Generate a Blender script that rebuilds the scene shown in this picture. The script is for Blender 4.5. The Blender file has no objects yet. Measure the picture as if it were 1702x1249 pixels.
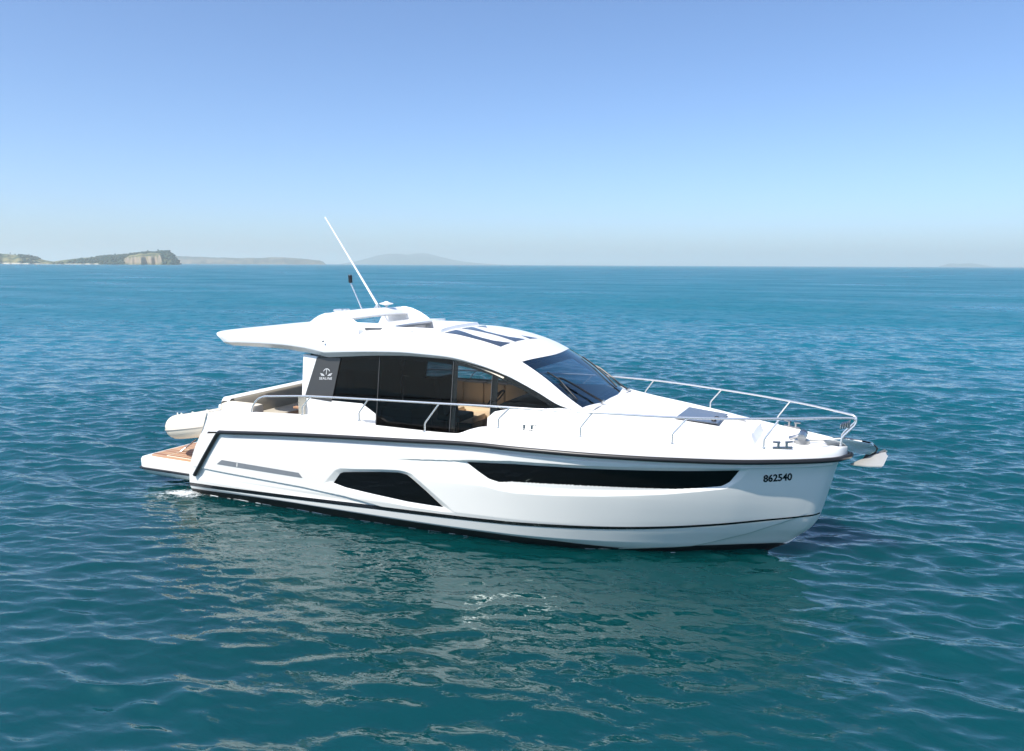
import bpy, bmesh, math, random
import numpy as np
from mathutils import Vector, Matrix
random.seed(4); RNG = np.random.default_rng(7)
C = bpy.context.scene.collection
SC = bpy.context.scene

# ------------------------------------------------------------------ camera, sky, sun, exposure
CAM = np.array([10.5433, -10.8451, 4.0]); YAW = math.radians(25.2); PITCH = math.radians(8.383); ROLL = math.radians(.25)
F0 = np.array([-math.sin(YAW), math.cos(YAW), 0.0]); R0 = np.array([math.cos(YAW), math.sin(YAW), 0.0]); Z0 = np.array([0, 0, 1.0])
Fv = F0*math.cos(PITCH) - Z0*math.sin(PITCH); Uv = F0*math.sin(PITCH) + Z0*math.cos(PITCH)
Rv = R0*math.cos(ROLL) + Uv*math.sin(ROLL); Uv = Uv*math.cos(ROLL) - R0*math.sin(ROLL)
cd = bpy.data.cameras.new('camera'); cam = bpy.data.objects.new('camera', cd); C.objects.link(cam)
cd.sensor_fit = 'HORIZONTAL'; cd.sensor_width = 36.0; cd.lens = 36.0*1250/1702
cd.clip_start = .1; cd.clip_end = 90000
cam.matrix_world = Matrix(((Rv[0], Uv[0], -Fv[0], CAM[0]), (Rv[1], Uv[1], -Fv[1], CAM[1]), (Rv[2], Uv[2], -Fv[2], CAM[2]), (0, 0, 0, 1)))
SC.camera = cam

SUN_EL = math.radians(54.5); SUN_DIR2 = (-.30, -.954)      # sun stands over the starboard quarter (x, y)
w = bpy.data.worlds.new('World'); SC.world = w; w.use_nodes = True
nt = w.node_tree; bg = nt.nodes['Background']
sky = nt.nodes.new('ShaderNodeTexSky'); sky.sky_type = 'NISHITA'; sky.sun_disc = False
sky.sun_elevation = SUN_EL; sky.sun_rotation = math.atan2(SUN_DIR2[0], SUN_DIR2[1])
sky.air_density = .78; sky.dust_density = 1.1; sky.ozone_density = 7.5; sky.altitude = 0
nt.links.new(sky.outputs[0], bg.inputs[0]); bg.inputs[1].default_value = .145
sl = bpy.data.lights.new('sun', 'SUN'); sl.energy = 4.7; sl.angle = math.radians(.53); sl.color = (1, .955, .89)
so = bpy.data.objects.new('sun', sl); C.objects.link(so)
sd = Vector((SUN_DIR2[0]*math.cos(SUN_EL), SUN_DIR2[1]*math.cos(SUN_EL), math.sin(SUN_EL)))
so.rotation_euler = sd.to_track_quat('Z', 'Y').to_euler(); so.location = (0, 0, 60)
SC.view_settings.view_transform = 'Standard'; SC.view_settings.look = 'None'
SC.view_settings.exposure = .5; SC.view_settings.gamma = 1
SC.render.engine = 'CYCLES'
SC.cycles.max_bounces = 8; SC.cycles.transparent_max_bounces = 12; SC.cycles.volume_bounces = 1
SC.cycles.sample_clamp_indirect = .9; SC.cycles.caustics_reflective = False; SC.cycles.caustics_refractive = False

# ------------------------------------------------------------------ helpers
class MB:
    def __init__(s): s.v = []; s.f = []
    def add(s, vs, fs):
        o = len(s.v); s.v += [tuple(map(float, p)) for p in vs]; s.f += [tuple(o+i for i in f) for f in fs]; return s
    def grid(s, A, flip=False):
        A = np.asarray(A, float); n, m = A.shape[:2]; o = len(s.v)
        s.v += [tuple(p) for p in A.reshape(-1, 3).tolist()]
        for i in range(n-1):
            for j in range(m-1):
                q = (o+i*m+j, o+(i+1)*m+j, o+(i+1)*m+j+1, o+i*m+j+1)
                s.f.append(q[::-1] if flip else q)
        return s
    def box(s, x0, x1, y0, y1, z0, z1):
        return s.add([(x, y, z) for x in (x0, x1) for y in (y0, y1) for z in (z0, z1)],
                     [(0, 1, 3, 2), (4, 6, 7, 5), (0, 4, 5, 1), (2, 3, 7, 6), (0, 2, 6, 4), (1, 5, 7, 3)])
    def prism(s, poly, n, d):      # closed polygon of 3-D points thickened along n by d
        k = len(poly); n = np.array(n, float)*d
        P = [np.array(p, float) for p in poly]
        return s.add(P+[p+n for p in P], [tuple(range(k))[::-1], tuple(range(k, 2*k))]+[(i, (i+1) % k, k+(i+1) % k, k+i) for i in range(k)])
    def tube(s, path, r, n=8, caps=True):
        P = [np.array(p, float) for p in path]; k = len(P)
        rr = r if hasattr(r, '__len__') else [r]*k
        up = np.array([0, 0, 1.0]); o = len(s.v); prev = None
        for i in range(k):
            t = P[min(i+1, k-1)]-P[max(i-1, 0)]; t /= (np.linalg.norm(t)+1e-12)
            if prev is None:
                a = np.cross(t, up)
                if np.linalg.norm(a) < .05: a = np.cross(t, [1, 0, 0])
            else: a = prev-t*(prev@t)
            a /= np.linalg.norm(a); b = np.cross(t, a); prev = a
            for j in range(n):
                th = 2*math.pi*j/n; s.v.append(tuple((P[i]+rr[i]*(a*math.cos(th)+b*math.sin(th))).tolist()))
        for i in range(k-1):
            for j in range(n):
                s.f.append((o+i*n+j, o+i*n+(j+1) % n, o+(i+1)*n+(j+1) % n, o+(i+1)*n+j))
        if caps: s.f += [tuple(o+j for j in range(n))[::-1], tuple(o+(k-1)*n+j for j in range(n))]
        return s
    def ball(s, c, r, n=10, m=6, sc=(1, 1, 1)):
        A = [[(c[0]+sc[0]*r*math.sin(math.pi*i/m)*math.cos(2*math.pi*j/n), c[1]+sc[1]*r*math.sin(math.pi*i/m)*math.sin(2*math.pi*j/n), c[2]-sc[2]*r*math.cos(math.pi*i/m)) for i in range(m+1)] for j in range(n+1)]
        return s.grid(A)
    def mirror(s):
        o = len(s.v); s.v += [(x, -y, z) for x, y, z in s.v[:o]]; s.f += [tuple(i+o for i in f[::-1]) for f in list(s.f)]; return s
    def flipped(s):
        m = MB(); m.v = [(x, -y, z) for x, y, z in s.v]; m.f = [f[::-1] for f in s.f]; return m
    def build(s, name, mat, parent=None, angle=35, bevel=0, label=None):
        me = bpy.data.meshes.new(name); me.from_pydata(s.v, [], s.f); me.update()
        return finish(me, name, mat, parent, angle, bevel, label)

def finish(me, name, mat, parent=None, angle=35, bevel=0, label=None):
    bm = bmesh.new(); bm.from_mesh(me)
    bmesh.ops.remove_doubles(bm, verts=bm.verts, dist=1e-5)
    if bevel:
        ed = [e for e in bm.edges if len(e.link_faces) == 2 and e.calc_face_angle(0) > math.radians(25)]
        bmesh.ops.bevel(bm, geom=ed, offset=bevel, segments=2, profile=.6, affect='EDGES')
    bmesh.ops.recalc_face_normals(bm, faces=bm.faces)
    bm.to_mesh(me); bm.free()
    me.polygons.foreach_set('use_smooth', [True]*len(me.polygons))
    if angle < 179: me.set_sharp_from_angle(angle=math.radians(angle))
    if mat: me.materials.append(mat)
    o = bpy.data.objects.new(name, me); C.objects.link(o)
    if parent: o.parent = parent
    if label: o['label'] = label
    return o

def thing(name, label, cat, loc=(0, 0, 0), group=None):
    o = bpy.data.objects.new(name, None); C.objects.link(o); o.location = loc; o.empty_display_size = .3
    o['label'] = label; o['category'] = cat
    if group: o['group'] = group
    return o
def tag(o, label=None, cat=None, kind=None, group=None):
    if label: o['label'] = label
    if cat: o['category'] = cat
    if kind: o['kind'] = kind
    if group: o['group'] = group
    return o

def pair(m, name, *a, **k):
    o = m.build(name, *a, **k); m.flipped().build(name, *a, **k); return o

# ------------------------------------------------------------------ materials
def mat(name, col, rough=.5, metal=0, spec=.5, coat=0, bump=None, vary=0, vscale=3):
    m = bpy.data.materials.new(name); m.use_nodes = True; t = m.node_tree; b = t.nodes['Principled BSDF']
    b.inputs['Base Color'].default_value = (*col, 1); b.inputs['Roughness'].default_value = rough
    b.inputs['Metallic'].default_value = metal; b.inputs['Specular IOR Level'].default_value = spec
    b.inputs['Coat Weight'].default_value = coat; b.inputs['Coat Roughness'].default_value = .04
    tc = t.nodes.new('ShaderNodeTexCoord')
    if vary:
        n = t.nodes.new('ShaderNodeTexNoise'); n.inputs['Scale'].default_value = vscale; n.inputs['Detail'].default_value = 5
        mx = t.nodes.new('ShaderNodeMix'); mx.data_type = 'RGBA'
        mx.inputs[6].default_value = (*[max(0, c*(1-vary)) for c in col], 1); mx.inputs[7].default_value = (*[min(1, c*(1+vary)) for c in col], 1)
        t.links.new(tc.outputs['Object'], n.inputs['Vector']); t.links.new(n.outputs[0], mx.inputs[0]); t.links.new(mx.outputs[2], b.inputs['Base Color'])
    if bump:
        n = t.nodes.new('ShaderNodeTexNoise'); n.inputs['Scale'].default_value = bump[0]; n.inputs['Detail'].default_value = 3
        bp = t.nodes.new('ShaderNodeBump'); bp.inputs['Strength'].default_value = bump[1]; bp.inputs['Distance'].default_value = bump[2]
        t.links.new(tc.outputs['Object'], n.inputs['Vector']); t.links.new(n.outputs[0], bp.inputs['Height']); t.links.new(bp.outputs[0], b.inputs['Normal'])
    return m
gel = mat('white_gelcoat', (.83, .81, .75), .25, spec=.5, coat=.15, vary=.015, vscale=1.5, bump=(1.1, .25, .01))
gel_deck = mat('white_deck_gelcoat', (.80, .80, .78), .45, vary=.03, vscale=4)
shell = mat('white_roof_gelcoat', (.80, .80, .79), .28, coat=.2)
rubber = mat('black_rubber', (.012, .012, .013), .38)
blackp = mat('black_paint', (.008, .008, .009), .22, coat=.3)
afoul = mat('black_antifouling', (.010, .010, .011), .55, vary=.4, vscale=6, bump=(20, .4, .01))
chrome = mat('polished_steel', (.80, .79, .77), .16, .75)
mirror_steel = mat('mirror_steel', (.62, .65, .63), .04, 1)
steel = mat('brushed_steel', (.42, .42, .41), .26, 1)
galv = mat('galvanised_steel', (.50, .49, .46), .40, .6)
grey_vent = mat('grey_vent_panel', (.20, .215, .23), .45, vary=.12, vscale=8)
grey_panel = mat('charcoal_panel', (.045, .044, .043), .35, coat=.3)
cream = mat('cream_upholstery', (.74, .68, .55), .7, bump=(60, .15, .004), vary=.05)
beige = mat('beige_leather', (.76, .60, .42), .55, bump=(50, .15, .004), vary=.08)
taupe = mat('taupe_upholstery', (.42, .38, .31), .75, bump=(60, .2, .004), vary=.12)
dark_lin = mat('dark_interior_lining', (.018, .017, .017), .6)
wood_in = mat('walnut_floor', (.17, .07, .035), .35, vary=.3, vscale=9)
pvc = mat('tender_cream_pvc', (.78, .69, .56), .5, vary=.03)
pvc_g = mat('tender_grey_grp', (.52, .47, .41), .45, vary=.1)
white_pl = mat('white_plastic', (.80, .80, .80), .35)
glint_m = mat('white_glint_paint', (.82, .85, .85), .8)
chain_m = mat('chain_steel', (.33, .33, .32), .45, .7)

def teak():
    m = mat('teak_deck', (.42, .20, .09), .6); t = m.node_tree; b = t.nodes['Principled BSDF']
    tc = t.nodes.new('ShaderNodeTexCoord'); sp = t.nodes.new('ShaderNodeSeparateXYZ'); t.links.new(tc.outputs['Object'], sp.inputs[0])
    a = t.nodes.new('ShaderNodeMath'); a.operation = 'MULTIPLY'; a.inputs[1].default_value = 1/.11; t.links.new(sp.outputs[1], a.inputs[0])
    fr = t.nodes.new('ShaderNodeMath'); fr.operation = 'FRACT'; t.links.new(a.outputs[0], fr.inputs[0])
    lt = t.nodes.new('ShaderNodeMath'); lt.operation = 'LESS_THAN'; lt.inputs[1].default_value = .10; t.links.new(fr.outputs[0], lt.inputs[0])
    fl = t.nodes.new('ShaderNodeMath'); fl.operation = 'FLOOR'; t.links.new(a.outputs[0], fl.inputs[0])
    wn = t.nodes.new('ShaderNodeTexWhiteNoise'); wn.noise_dimensions = '1D'; t.links.new(fl.outputs[0], wn.inputs['W'])
    mp = t.nodes.new('ShaderNodeMapping'); mp.inputs['Scale'].default_value = (3, 40, 40); t.links.new(tc.outputs['Object'], mp.inputs[0])
    n = t.nodes.new('ShaderNodeTexNoise'); n.inputs['Scale'].default_value = 1.5; n.inputs['Detail'].default_value = 5; t.links.new(mp.outputs[0], n.inputs[0])
    ad = t.nodes.new('ShaderNodeMath'); ad.operation = 'ADD'; t.links.new(wn.outputs[0], ad.inputs[0]); t.links.new(n.outputs[0], ad.inputs[1])
    hf = t.nodes.new('ShaderNodeMath'); hf.operation = 'MULTIPLY'; hf.inputs[1].default_value = .5; t.links.new(ad.outputs[0], hf.inputs[0])
    cr = t.nodes.new('ShaderNodeValToRGB'); t.links.new(hf.outputs[0], cr.inputs[0])
    cr.color_ramp.elements[0].position = .2; cr.color_ramp.elements[0].color = (.24, .10, .05, 1)
    cr.color_ramp.elements[1].position = .8; cr.color_ramp.elements[1].color = (.50, .30, .17, 1)
    mx = t.nodes.new('ShaderNodeMix'); mx.data_type = 'RGBA'; mx.inputs[7].default_value = (.62, .55, .42, 1)
    t.links.new(lt.outputs[0], mx.inputs[0]); t.links.new(cr.outputs[0], mx.inputs[6]); t.links.new(mx.outputs[2], b.inputs['Base Color'])
    return m
teak_m = teak()

def glass(name, tint, refl=(1, 1, 1), ior=1.5, rough=.01):
    m = bpy.data.materials.new(name); m.use_nodes = True; t = m.node_tree; t.nodes.clear()
    o = t.nodes.new('ShaderNodeOutputMaterial'); tr = t.nodes.new('ShaderNodeBsdfTransparent'); tr.inputs[0].default_value = (*tint, 1)
    gl = t.nodes.new('ShaderNodeBsdfGlossy'); gl.inputs[0].default_value = (*refl, 1); gl.inputs['Roughness'].default_value = rough
    fr = t.nodes.new('ShaderNodeFresnel'); fr.inputs[0].default_value = ior
    tc = t.nodes.new('ShaderNodeTexCoord'); n = t.nodes.new('ShaderNodeTexNoise'); n.inputs['Scale'].default_value = .8; t.links.new(tc.outputs['Object'], n.inputs[0])
    bp = t.nodes.new('ShaderNodeBump'); bp.inputs['Strength'].default_value = .06; bp.inputs['Distance'].default_value = .03; t.links.new(n.outputs[0], bp.inputs['Height']); t.links.new(bp.outputs[0], gl.inputs['Normal'])
    mx = t.nodes.new('ShaderNodeMixShader'); t.links.new(fr.outputs[0], mx.inputs[0]); t.links.new(tr.outputs[0], mx.inputs[1]); t.links.new(gl.outputs[0], mx.inputs[2]); t.links.new(mx.outputs[0], o.inputs[0])
    return m
g_side = glass('dark_tinted_glass', (.16, .165, .17), (.7, .7, .7), 1.36)
g_clear = glass('lightly_tinted_glass', (.80, .79, .76), (.6, .6, .6), 1.36)
g_wind = glass('blue_tinted_windscreen', (.34, .42, .52), (.75, .95, 1.0), ior=2.5)
g_hull = mat('black_hull_glass', (.003, .003, .003), .03, spec=.32)
g_sky = mat('dark_skylight_glass', (.045, .06, .085), .12, spec=.5)

# ------------------------------------------------------------------ sea
WN = 170; WLAM = np.exp(np.linspace(math.log(.22), math.log(14.0), WN)) * RNG.uniform(.93, 1.07, WN)
WTH = YAW + math.radians(78) + RNG.normal(0, 1, WN)*np.interp(WLAM, [.3, 3], [.50, .38])     # directions of travel
WPH = RNG.uniform(0, 2*math.pi, WN); WK = 2*math.pi/WLAM
WAMP = .0340*np.exp(-((np.log(WLAM)-math.log(.62))/np.where(WLAM < .62, 1.3, 1.12))**2)*RNG.uniform(.6, 1.4, WN)/WK
NR = 80; rl = np.exp(np.linspace(math.log(.12), math.log(.42), NR))*RNG.uniform(.95, 1.05, NR)          # fine ripples on top
rt = YAW+math.radians(84)+RNG.normal(0, .42, NR)
WLAM = np.concatenate([WLAM, rl]); WTH = np.concatenate([WTH, rt]); WPH = np.concatenate([WPH, RNG.uniform(0, 2*math.pi, NR)])
WAMP = np.concatenate([WAMP, .0165*RNG.uniform(.6, 1.4, NR)*rl/(2*math.pi)]); WK = 2*math.pi/WLAM; WN += NR
def wave_height(X, Y, spacing, sh=1.0):
    """sum of deep-water wavelets; each is faded out where the mesh is too coarse to carry it; sh is the shelter of the hull"""
    Zs = np.zeros_like(X); Dx = np.zeros_like(X); Dy = np.zeros_like(X); sh = np.broadcast_to(sh, X.shape)
    for i in range(WN):
        fade = np.clip((WLAM[i]/spacing-2.2)/2.0, 0, 1)*sh**np.interp(WLAM[i], [.12, .3, .8, 2.5], [.30, .55, 1.25, 1.5])
        m = fade > 0
        if not m.any(): continue
        a = WAMP[i]*fade[m]; p = WK[i]*(math.cos(WTH[i])*X[m]+math.sin(WTH[i])*Y[m])+WPH[i]
        Zs[m] += a*np.cos(p); q_ = a*np.sin(p)*.85; Dx[m] -= math.cos(WTH[i])*q_; Dy[m] -= math.sin(WTH[i])*q_
    return Zs, Dx, Dy

def shelter(X, Y):          # the hull shelters the water on its starboard side
    sx = np.clip((X+2)/2, 0, 1)*np.clip((11.5-X)/2.5, 0, 1); sy = np.clip((-Y-.2)/1.0, 0, 1)*np.clip((7.5+Y)/4.5, 0, 1)
    return 1-.72*sx*sy
def build_sea():
    fwd = math.atan2(F0[1], F0[0])
    fine = np.concatenate([np.arange(-68, -38, .22), np.arange(-38, 38, .092), np.arange(38, 68.1, .22)]); coarse = np.arange(70, 290, 2.0)
    ang = np.radians(np.concatenate([fine, coarse])) + fwd
    r = [0.0, 1.5]; 
    while r[-1] < 3: r.append(r[-1]+.5)
    while r[-1] < 45000: r.append(r[-1]+(.034+.0016*max(0, r[-1]-15) if 8.5 < r[-1] < 27 else max(.038, min(.0043*r[-1]*(1+r[-1]/650), r[-1]*.08))))
    r = np.array(r); nr, na = len(r), len(ang)
    RR, AA = np.meshgrid(r, ang, indexing='ij')
    X = CAM[0]+RR*np.cos(AA); Y = CAM[1]+RR*np.sin(AA)
    dr = np.gradient(r)[:, None]*np.ones((1, na)); da = np.gradient(ang)[None, :]*RR
    sp = np.maximum(dr*.8, da)
    Zs, Dx, Dy = wave_height(X, Y, sp, shelter(X, Y))
    P = np.stack([X+Dx, Y+Dy, Zs], -1).reshape(-1, 3)
    i = np.arange(nr-1)[:, None]*na; j = np.arange(na)[None, :]; j2 = (j+1) % na
    Fq = np.stack([i+j, i+na+j, i+na+j2, i+j2], -1).reshape(-1, 4)
    me = bpy.data.meshes.new('sea'); me.vertices.add(len(P)); me.vertices.foreach_set('co', P.ravel())
    me.loops.add(Fq.size); me.loops.foreach_set('vertex_index', Fq.ravel().astype(np.int32))
    me.polygons.add(len(Fq)); me.polygons.foreach_set('loop_start', np.arange(0, Fq.size, 4, dtype=np.int32))
    me.polygons.foreach_set('use_smooth', np.ones(len(Fq), bool)); me.update(calc_edges=True); me.validate()
    m = bpy.data.materials.new('sea_water'); m.use_nodes = True; t = m.node_tree; b = t.nodes['Principled BSDF']
    b.inputs['Roughness'].default_value = .035; b.inputs['IOR'].default_value = 1.58; b.inputs['Specular Tint'].default_value = (.72, .97, .98, 1)
    tc = t.nodes.new('ShaderNodeTexCoord')
    n0 = t.nodes.new('ShaderNodeTexNoise'); n0.inputs['Scale'].default_value = .02; n0.inputs['Detail'].default_value = 3; t.links.new(tc.outputs['Object'], n0.inputs[0])
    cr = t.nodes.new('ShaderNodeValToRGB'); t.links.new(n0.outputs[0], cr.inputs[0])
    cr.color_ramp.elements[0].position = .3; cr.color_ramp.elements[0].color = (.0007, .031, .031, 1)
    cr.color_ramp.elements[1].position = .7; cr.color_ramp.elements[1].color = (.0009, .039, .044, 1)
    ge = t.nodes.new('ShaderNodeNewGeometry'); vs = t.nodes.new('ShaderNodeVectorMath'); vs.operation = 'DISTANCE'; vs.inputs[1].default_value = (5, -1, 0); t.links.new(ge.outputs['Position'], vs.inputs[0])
    mr = t.nodes.new('ShaderNodeMapRange'); mr.interpolation_type = 'SMOOTHSTEP'; mr.inputs[1].default_value = 8; mr.inputs[2].default_value = 70; mr.inputs[3].default_value = .025; mr.inputs[4].default_value = .38
    t.links.new(vs.outputs['Value'], mr.inputs[0])
    mg = t.nodes.new('ShaderNodeMapping'); mg.inputs['Rotation'].default_value = (0, 0, -YAW); mg.inputs['Scale'].default_value = (.022, .055, 1); t.links.new(tc.outputs['Object'], mg.inputs[0])
    ng = t.nodes.new('ShaderNodeTexNoise'); ng.inputs['Scale'].default_value = 1; ng.inputs['Detail'].default_value = 9; ng.inputs['Roughness'].default_value = .68; t.links.new(mg.outputs[0], ng.inputs[0])
    gm = t.nodes.new('ShaderNodeMapRange'); gm.inputs[1].default_value = .32; gm.inputs[2].default_value = .68; gm.inputs[3].default_value = .55; gm.inputs[4].default_value = 1.45; t.links.new(ng.outputs[0], gm.inputs[0])
    gx = t.nodes.new('ShaderNodeMath'); gx.operation = 'MULTIPLY'; t.links.new(mr.outputs[0], gx.inputs[0]); t.links.new(gm.outputs[0], gx.inputs[1]); t.links.new(gx.outputs[0], b.inputs['Roughness'])      # ruffled open water, slick round the hull
    prev = None
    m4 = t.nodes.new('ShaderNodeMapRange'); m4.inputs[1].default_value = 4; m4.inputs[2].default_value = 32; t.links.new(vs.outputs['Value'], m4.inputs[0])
    mc = t.nodes.new('ShaderNodeMix'); mc.data_type = 'RGBA'; mc.inputs[7].default_value = (.0007, .118, .165, 1); t.links.new(m4.outputs[0], mc.inputs[0]); t.links.new(cr.outputs[0], mc.inputs[6]); t.links.new(mc.outputs[2], b.inputs['Base Color'])  # base colour turns brighter blue away from the boat, painting in sky reflection
    m2 = t.nodes.new('ShaderNodeMapRange'); m2.interpolation_type = 'SMOOTHSTEP'; m2.inputs[1].default_value = 9; m2.inputs[2].default_value = 60; m2.inputs[3].default_value = .10; m2.inputs[4].default_value = 1
    t.links.new(vs.outputs['Value'], m2.inputs[0])
    m3 = t.nodes.new('ShaderNodeMapRange'); m3.inputs[1].default_value = 8; m3.inputs[2].default_value = 40; m3.inputs[3].default_value = .30; m3.inputs[4].default_value = 1; t.links.new(vs.outputs['Value'], m3.inputs[0])
    for sc_, st, di, al in ((.045, .9, 1.6, 0), (.17, .9, .55, 0), (.6, 1.0, .26, 0), (1.4, .9, .08, 1), (3.4, 1.0, .065, 1), (9.5, 1.0, .024, 1)):
        mp = t.nodes.new('ShaderNodeMapping'); mp.inputs['Rotation'].default_value = (0, 0, -YAW); mp.inputs['Scale'].default_value = (.55, 1, 1); t.links.new(tc.outputs['Object'], mp.inputs[0])
        n = t.nodes.new('ShaderNodeTexNoise'); n.inputs['Scale'].default_value = sc_; n.inputs['Detail'].default_value = 2.5; n.inputs['Distortion'].default_value = .3; t.links.new(mp.outputs[0], n.inputs[0])
        bp = t.nodes.new('ShaderNodeBump'); bp.inputs['Distance'].default_value = di; t.links.new(n.outputs[0], bp.inputs['Height'])
        mu = t.nodes.new('ShaderNodeMath'); mu.operation = 'MULTIPLY'; mu.inputs[1].default_value = st; t.links.new((m3 if al else m2).outputs[0], mu.inputs[0]); t.links.new(mu.outputs[0], bp.inputs['Strength'])
        if prev: t.links.new(prev.outputs[0], bp.inputs['Normal'])
        prev = bp
    t.links.new(prev.outputs[0], b.inputs['Normal'])
    b.inputs['Subsurface Weight'].default_value = 1; b.inputs['Subsurface Radius'].default_value = (1, 1.6, 1.8); b.inputs['Subsurface Scale'].default_value = 1.0; b.subsurface_method = 'BURLEY'
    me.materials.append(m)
    o = bpy.data.objects.new('sea', me); C.objects.link(o); o['kind'] = 'structure'
build_sea()

# ------------------------------------------------------------------ coast
def at(u, d):            # ground point seen in direction of photo column u at distance d
    lat = (u-851)/1263.6
    return CAM[:2]+d*(F0[:2]+lat*R0[:2])
def land_mat(name, grass, bush, cliff=None, sand=None, scale=.02):
    m = mat(name, grass, .9); t = m.node_tree; b = t.nodes['Principled BSDF']; b.inputs['Specular IOR Level'].default_value = .1
    tc = t.nodes.new('ShaderNodeTexCoord'); n = t.nodes.new('ShaderNodeTexNoise'); n.inputs['Scale'].default_value = scale; n.inputs['Detail'].default_value = 6; t.links.new(tc.outputs['Object'], n.inputs[0])
    cr = t.nodes.new('ShaderNodeValToRGB'); t.links.new(n.outputs[0], cr.inputs[0])
    cr.color_ramp.elements[0].position = .44; cr.color_ramp.elements[0].color = (*bush, 1); cr.color_ramp.elements[1].position = .56; cr.color_ramp.elements[1].color = (*grass, 1)
    last = cr.outputs[0]
    if cliff:
        at_ = t.nodes.new('ShaderNodeAttribute'); at_.attribute_name = 'cover'
        sp = t.nodes.new('ShaderNodeSeparateColor'); t.links.new(at_.outputs['Color'], sp.inputs[0])
        for ch, col in ((0, cliff), (1, sand), (2, bush)):
            if col is None: continue
            mx = t.nodes.new('ShaderNodeMix'); mx.data_type = 'RGBA'; mx.inputs[7].default_value = (*col, 1)
            t.links.new(sp.outputs[ch], mx.inputs[0]); t.links.new(last, mx.inputs[6]); last = mx.outputs[2]
    t.links.new(last, b.inputs['Base Color'])
    return m
def fbm(x, y, seed=0, oct=5, s=1.0):
    rg = np.random.default_rng(seed); v = np.zeros(np.broadcast(x, y).shape); a = 1.0
    for o in range(oct):
        for q in range(4):
            th = rg.uniform(0, 6.28); p = rg.uniform(0, 6.28); v = v+a*np.sin(s*(math.cos(th)*x+math.sin(th)*y)+p+1.3*np.sin(s*.7*(math.sin(th)*x-math.cos(th)*y)+p*2))/4
        a *= .5; s *= 2.1
    return v
def land(name, us, hs, d, depth, m, nu=420, nd=36, seed=1, cliff=None, rough=.06, cover=None):
    U = np.linspace(us[0], us[-1], nu); Hh = np.interp(U, us, hs)*d/1263.6
    T = np.linspace(0, 1, nd)
    A = np.zeros((nu, nd, 3)); cov = np.zeros((nu, nd, 4)); cov[..., 3] = 1
    for i, u in enumerate(U):
        cl = np.interp(u, *cliff) if cliff else 0
        prof = np.sin(np.clip(T*1.0, 0, 1)*math.pi)**.85
        face = np.clip(T/.06, 0, 1)*.62+.38*np.clip(T/.4, 0, 1); face *= np.clip((1-T)/.3, 0, 1)**.5
        pr = prof*(1-cl)+face*cl
        dd = d+depth*(T-.25)+20*np.sin(u*.13)+12*np.sin(u*.37)
        p = np.array([at(u, q) for q in dd]); A[i, :, :2] = p
        nz = fbm(p[:, 0]*.01, p[:, 1]*.01, seed, 5, 2.0)
        A[i, :, 2] = Hh[i]*np.clip(pr+rough*nz*np.sqrt(pr+1e-6), 0, 1.12)-.6
        if cover is not None: cov[i] = cover(u, T, A[i, :, 2]/max(Hh[i], 1), nz, cl)
    o = MB().grid(A).build(name, m, None, 180)
    if cover is not None:
        at2 = o.data.color_attributes.new('cover', 'FLOAT_COLOR', 'POINT'); at2.data.foreach_set('color', cov.reshape(-1))
    o['kind'] = 'structure'
    return U, T, A, cov
def head_cover(u, T, hr, nz, cl):
    c = np.zeros((len(T), 4)); c[:, 3] = 1
    c[:, 0] = cl*np.clip((.70+.12*math.sin(u*1.1)+.1*math.sin(u*.43)-hr)/.1, 0, 1)*np.clip(1-T/.16, 0, 1)**.2*(T < .2)*(hr > .04)
    c[:, 1] = (hr < .10)*(u < 165)*(T < .4)
    bz = np.interp(u, [-40, 0, 32, 40, 60, 66, 100, 130, 158, 163, 208, 214, 262, 268, 300], [.3, .4, .4, 1, 1, .35, .25, .5, .6, 1, 1, .45, .45, 1, 1])
    c[:, 2] = np.clip((bz-.5+.5*nz+.35*np.clip(.45-hr, 0, 1))*3, 0, 1)*(1-c[:, 0])*(1-c[:, 1])
    return c
HU = [-60, -20, 0, 25, 48, 60, 75, 88, 100, 120, 135, 160, 190, 215, 245, 262, 266, 272, 280, 286, 292, 297]
HH = [20, 20, 18.5, 16, 14, 11, 7, 4.8, 7, 9.5, 11.5, 13.5, 15.5, 17, 20.5, 21.2, 22.3, 23.2, 22.6, 18, 10, .5]
hm = land_mat('headland_ground', (.21, .19, .09), (.038, .062, .034), (.28, .225, .165), (.42, .39, .32), .03)
HL = land('headland', HU, HH, 2000, 420, hm, 520, 44, 3, ([0, 203, 209, 266, 271, 300], [0, 0, 1, 1, 0, 0]), .05, head_cover)
land('far_ridge', [265, 285, 295, 330, 355, 380, 430, 450, 470, 490, 505, 520, 530, 536, 541], [12, 13, 13.5, 12.5, 11.5, 10.8, 10.6, 11.5, 12, 10.3, 9.3, 8.4, 7.3, 5.5, .3], 4500, 700,
     land_mat('far_ridge_ground', (.17, .14, .10), (.07, .075, .06), None, None, .008), 300, 24, 5, None, .10)
land('distant_mountain', [560, 590, 615, 630, 645, 660, 675, 690, 700, 712, 730, 750, 775, 810, 850], [0, 5, 12, 16, 18.5, 18, 17, 19, 20, 18.5, 14, 9, 5, 2, 0], 9000, 1500,
     land_mat('mountain_ground', (.10, .11, .10), (.05, .06, .05), None, None, .001), 200, 20, 8, None, .03)
land('distant_island', [1556, 1565, 1575, 1582, 1592, 1602, 1612, 1622, 1635, 1650, 1700, 1790], [0, 2.5, 5.5, 6.3, 5.2, 6.2, 6.6, 5.6, 3.2, 1.2, .9, .8], 8500, 1000,
     land_mat('island_ground', (.10, .10, .09), (.05, .06, .05), None, None, .003), 200, 16, 9, None, .05)

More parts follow.
